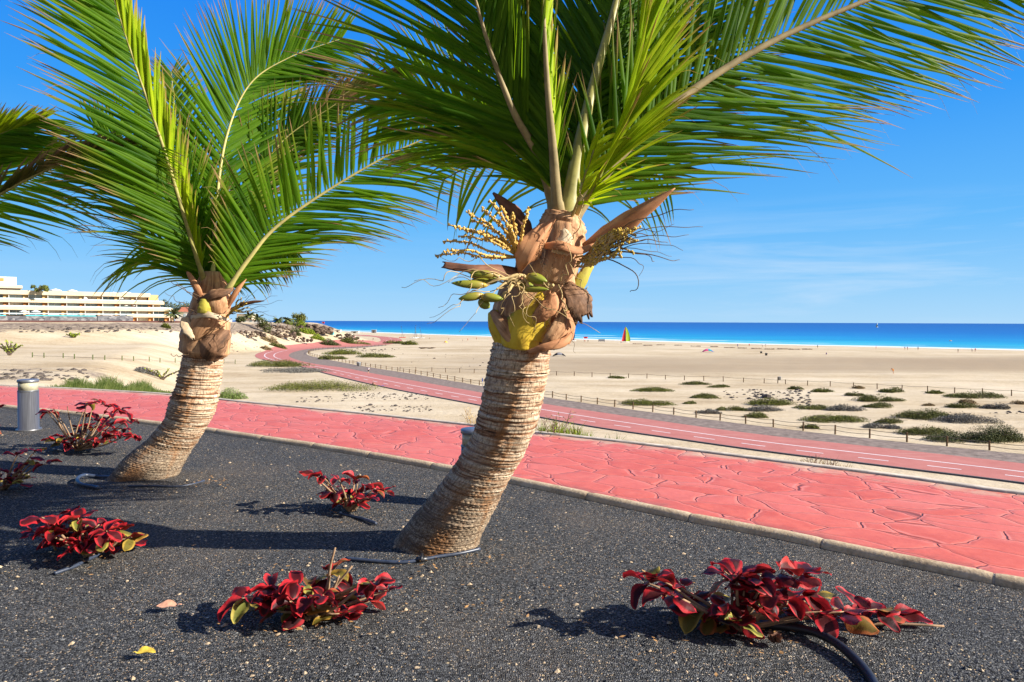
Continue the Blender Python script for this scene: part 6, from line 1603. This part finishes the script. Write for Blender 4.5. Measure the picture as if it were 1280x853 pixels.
g = G(603, 484); s = (g-CAM).length/F; t = thing('sign_post', 'thin blue and white sign post by the roadside fence, left of the large trunk', 'sign', tuple(g)); mb = MB(); mb.tube([(g.x, g.y, g.z-.1), (g.x, g.y, g.z+10*s)], .05, 6); mb.build('post', M['spar'], t); mb = MB(); mb.box((g.x, g.y-.06, g.z+9*s), (.22, .05, 4*s)); mb.build('panel', M['cloth_blue'], t, False)
# small craft on the water
def sea_at(px, py): return P(px, py, ZS)
g = sea_at(1096.5, 409.5); s = (g-CAM).length/F; t = thing('sailboat', 'small yellow sail far out on the blue sea', 'sailboat', tuple(g)); mb = MB(); mb.tube([(g.x-.9*s, g.y, g.z+.3*s), (g.x, g.y, g.z+.25*s), (g.x+1.1*s, g.y, g.z+.5*s)], [.15*s, .4*s, .1*s], 8); mb.build('hull', M['hull_white'], t); mb = MB(); mb.grid([[(g.x+.2*s-1.6*s*(1-i/6)*j/4, g.y+.3*j, g.z+.6*s+3.8*s*i/6) for j in range(5)] for i in range(7)]); mb.build('sail', M['cloth_yellow'], t); mb = MB(); mb.tube([(g.x+.25*s, g.y, g.z), (g.x+.25*s, g.y, g.z+4.6*s)], .12*s, 5); mb.build('mast', M['spar'], t)
g = sea_at(1188, 426.5); s = (g-CAM).length/F; t = thing('rowing_boat', 'tiny orange boat on the turquoise water', 'boat', tuple(g)); mb = MB(); mb.tube([(g.x-1.4*s, g.y, g.z+.4*s), (g.x, g.y, g.z+.2*s), (g.x+1.4*s, g.y, g.z+.4*s)], [.1*s, .5*s, .1*s], 8); mb.build('hull', M['cloth_orange'], t)
# low stone rings built against the wind
simple('ring_stone', (.26, .19, .135), .95, .05, .45, 1.0)
rnd = random.Random(6)
for i, (x, y, lb) in enumerate([(797, 430.2, 'low stone ring nearest the red and lime sail'), (810, 432.2, 'pale tan stone ring right of the red and lime sail'), (826, 431.6, 'low stone ring left of the pink kite, second row'), (848, 432, 'low stone ring straight above the pink kite, left'), (870, 433.3, 'low stone ring straight above the pink kite, middle'), (893, 433.8, 'low stone ring just above and right of the pink kite'), (912, 435, 'stone ring where the dense cluster of rings begins'), (928, 435.6, 'stone ring under the person in red'), (946, 436, 'stone ring inside the dense cluster, centre'), (962, 436.8, 'stone ring inside the dense cluster, above the two bins'), (978, 436.6, 'stone ring right of the two bins'), (993, 437.2, 'stone ring second from the right end of the cluster'), (1009, 437, 'stone ring at the right end of the cluster')]):
    g = G(x, y); mb = MB(); R_ = rnd.uniform(1.3, 2.0)
    for k in range(20):
        a = PI*.05+k/20*PI*1.9; q = R_*rnd.uniform(.93, 1.07); px_, py_ = g.x+q*math.cos(a)*1.3, g.y+q*math.sin(a); z_ = g.z
        rock_into(mb, (px_, py_, z_+.1), rnd.uniform(.18, .42), rnd, .8)
    tag(mb.build('stone_ring', M['ring_stone'], None, False), lb, 'windbreak', 'stone windbreak rings')
# driftwood pile
g = G(534, 436); mb = MB()
for k in range(16):
    a = rnd.uniform(-.5, .5); l = rnd.uniform(1.5, 4.5); q = Vector((g.x+rnd.uniform(-3, 3), g.y+rnd.uniform(-2, 2), g.z+rnd.uniform(.1, .5))); d = Vector((math.cos(a), math.sin(a), rnd.uniform(-.1, .15)))*l/2
    mb.tube([q-d, q, q+d], [.10, .14, .07], 6)
tag(mb.build('driftwood_pile', M['stalk_dark']), 'dark pile of brushwood on the sand left of the large trunk', 'driftwood')
# ---------------------------------------------------------------- light
sun_az = math.atan2(1.0, -.24)      # measured from +Y towards +X
sun_el = math.radians(27)
sd = Vector((math.sin(sun_az)*math.cos(sun_el), math.cos(sun_az)*math.cos(sun_el), math.sin(sun_el)))
L = bpy.data.lights.new('sun', 'SUN'); L.energy = 5.0; L.angle = math.radians(.5); L.color = (1, .95, .87)
lo = bpy.data.objects.new('sun', L); C.objects.link(lo); lo.rotation_euler = sd.to_track_quat('Z', 'Y').to_euler()
w = bpy.data.worlds.new('World'); SC.world = w; w.use_nodes = True
nt = w.node_tree; nt.nodes.clear(); k = NT(nt)
sky = k.n('ShaderNodeTexSky', sky_type='NISHITA'); sky.sun_disc = False; sky.sun_elevation = sun_el; sky.sun_rotation = sun_az
sky.altitude = 20; sky.air_density = 1.0; sky.dust_density = .1; sky.ozone_density = 2.5
tc = k.n('ShaderNodeTexCoord').outputs['Generated']
sep = k.n('ShaderNodeSeparateXYZ'); k.set(sep.inputs[0], tc)
cl = k.noise(k.mapping(tc, (2.2, 2.2, 26), (1.3, .4, 0), rot=(0, .045, 0)), 1.0, 6, .62, .5)
band = k.ramp(sep.outputs[2], [(.0, .2), (.03, 1.0), (.10, .8), (.17, 0.0)])
cf = k.math('MULTIPLY', k.ramp(cl, [(.48, 0.0), (.74, .7)]), band)
side = k.ramp(sep.outputs[0], [(-.05, .15), (.3, 1.0)])
cf = k.math('MULTIPLY', cf, side)
STR = .06; EXPO = 1.15; K_ = 1/(2**EXPO*STR)
cs = lambda *c: tuple(x*K_ for x in c)
grad = k.ramp(sep.outputs[2], [(0.0, (.40, .70, .99)), (.05, (.28, .62, .99)), (.13, (.13, .50, .99)), (.28, (.030, .34, .97)), (.48, (.002, .21, .92)), (1.0, (.001, .09, .55))])
grad = k.mix(1.0, grad, (K_, K_, K_), 'MULTIPLY')
polar_ = k.ramp(sep.outputs[0], [(0.0, (.55, .86, .98)), (.5, (1.0, 1.0, 1.0)), (.75, (1.25, 1.08, 1.02))])
skyc = k.mix(.94, sky.outputs[0], grad)
colr = k.mix(cf, skyc, cs(.62, .80, 1.0))
# added fill light: warm glow round the sun, neutral grey sky behind the viewer
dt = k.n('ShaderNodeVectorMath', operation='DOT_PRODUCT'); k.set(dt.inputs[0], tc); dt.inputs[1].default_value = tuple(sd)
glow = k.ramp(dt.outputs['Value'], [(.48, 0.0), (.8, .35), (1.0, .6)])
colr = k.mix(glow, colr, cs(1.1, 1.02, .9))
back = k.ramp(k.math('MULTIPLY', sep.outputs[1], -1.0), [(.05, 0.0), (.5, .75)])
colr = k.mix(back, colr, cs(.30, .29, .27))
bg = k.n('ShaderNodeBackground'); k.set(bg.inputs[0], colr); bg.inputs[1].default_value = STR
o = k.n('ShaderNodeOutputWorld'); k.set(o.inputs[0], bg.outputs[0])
SC.view_settings.view_transform = 'Standard'; SC.view_settings.look = 'None'; SC.view_settings.gamma = 1
SC.view_settings.exposure = EXPO
SC.render.engine = 'CYCLES'
SC.cycles.max_bounces = 8; SC.cycles.transparent_max_bounces = 8; SC.cycles.use_denoising = True
